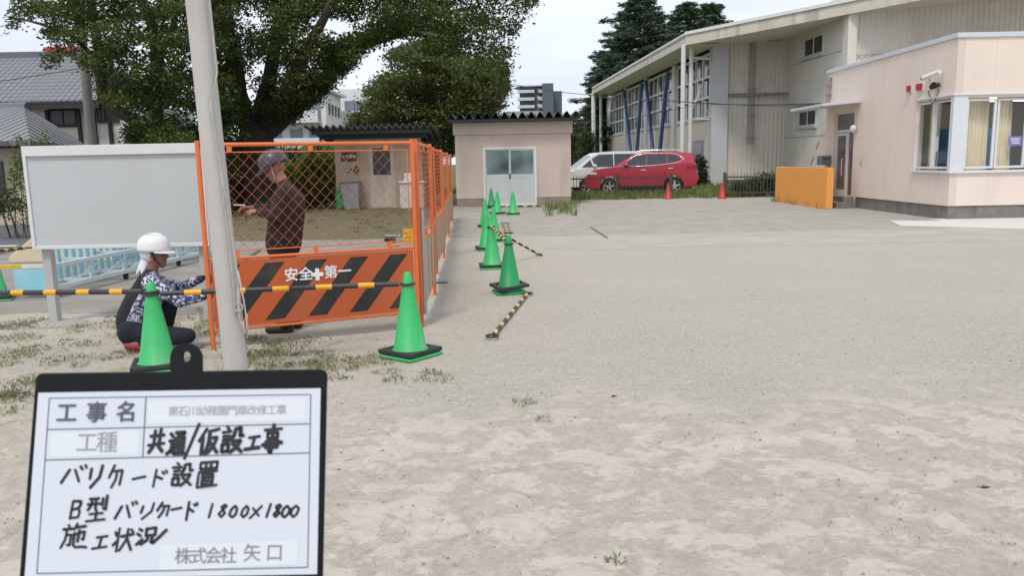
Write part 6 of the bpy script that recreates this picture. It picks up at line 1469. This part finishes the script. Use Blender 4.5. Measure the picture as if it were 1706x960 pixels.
for (x, y, n_, r_) in [(25, 545, 260, .22), (60, 538, 200, .16), (5, 590, 120, .2), (120, 600, 90, .2), (95, 580, 60, .2), (60, 640, 140, .14), (20, 660, 160, .12), (215, 560, 90, .14), (150, 545, 70, .2), (440, 590, 110, .2), (480, 575, 90, .2), (410, 610, 60, .15), (560, 600, 60, .16), (330, 530, 120, .2)]:
    p = gnd(x, y)
    for _ in range(n_ * 2): q = r_ * math.sqrt(random.random()) * random.uniform(.5, 1.5); a = random.random() * 6.283; wp.append((p.x + q * 1.7 * math.cos(a), p.y + q * math.sin(a), random.uniform(.004, .03)))
tag(leaf_mesh('ground_weeds', np.array(wp), .024, leaf_mat('weed_leaves', [(.07, .085, .03), (.13, .14, .05), (.26, .22, .11)], .25), flat=1.2), 'low creeping weeds matted on the sand at the left', 'weeds', kind='stuff')
sp2 = []
for _ in range(420):
    t = random.random(); y = 32.8 + random.uniform(-.8, 2.8); x = random.uniform(2.3, 10.4); sp2.append((x, y, random.uniform(.5, 1.1)))
for _ in range(26): p = gnd(random.uniform(905, 962), random.uniform(338, 361)); sp2.append((p.x, p.y, random.uniform(.3, .9)))
for _ in range(14): sp2.append((9.38 + random.uniform(-.1, .03), random.uniform(24, 29), random.uniform(.05, .2)))
for _ in range(240): sp2.append((random.uniform(7, 12), random.uniform(31.5, 44), random.uniform(.4, 1.0)))
tag(tufts(sp2, 22, .36, .3, ggr, 'roadside_grass', .8, .009), 'rank green grass around the low fences and shed corner', 'grass', kind='stuff')
sp4 = [(random.uniform(2.4, 10.4), 32.35 + .5 * random.random(), random.uniform(.3, 1)) for _ in range(170)]
tag(tufts(sp4, 20, .16, .3, leaf_mat('straw', [(.28, .24, .11), (.42, .36, .19), (.2, .2, .07)], .3), 'dry_grass', 1.2, .008), 'straw coloured dry grass edging the yard before the low fences', 'grass', kind='stuff')
sp3 = [(random.uniform(-14, -2.4), random.uniform(18, 29), random.uniform(.2, .9)) for _ in range(260)]
tag(tufts(sp3, 26, .08, .35, leaf_mat('lawn_blades', [(.06, .085, .022), (.12, .14, .045), (.22, .19, .09)], .3), 'worn_lawn', .7, .007), 'worn patchy lawn behind the barricades', 'grass', kind='stuff')
# crumbs of soil and small stones on the near sand
vs = []; mb = MB()
for _ in range(2600):
    y = 2.2 + 7 * random.random() ** 1.2; x = random.uniform(-.75, .75) * (y + .6); r_ = random.uniform(.002, .0065) * (1.5 if random.random() < .05 else 1); mb.ell((x, y, r_ * .3), (r_ * random.uniform(.7, 1.5), r_, r_ * .6), 6, 4)
tag(mb.build('loose_stones', mat('stone_grey', (.33, .295, .245), .95, .4, 3), smooth=180), 'small stones and soil crumbs scattered on the sand', 'stones', kind='stuff')
lfm = mat('dead_leaf', (.16, .075, .03), .8, .3, 20)
for (x, y, lb) in ((1640, 812, 'brown dead leaf on the sand at the lower right'), (1022, 660, 'dark dead leaf on the sand below the gravel')):
    p = gnd(x, y, .006); mb = MB().add([(p.x - .02, p.y, .004), (p.x, p.y - .012, .012), (p.x + .03, p.y, .006), (p.x, p.y + .014, .01)], [(0, 1, 2, 3)]); o = solo(mb, 'dead_leaf', lfm, lb, 'leaf'); o.modifiers.new('s', 'SOLIDIFY').thickness = .002
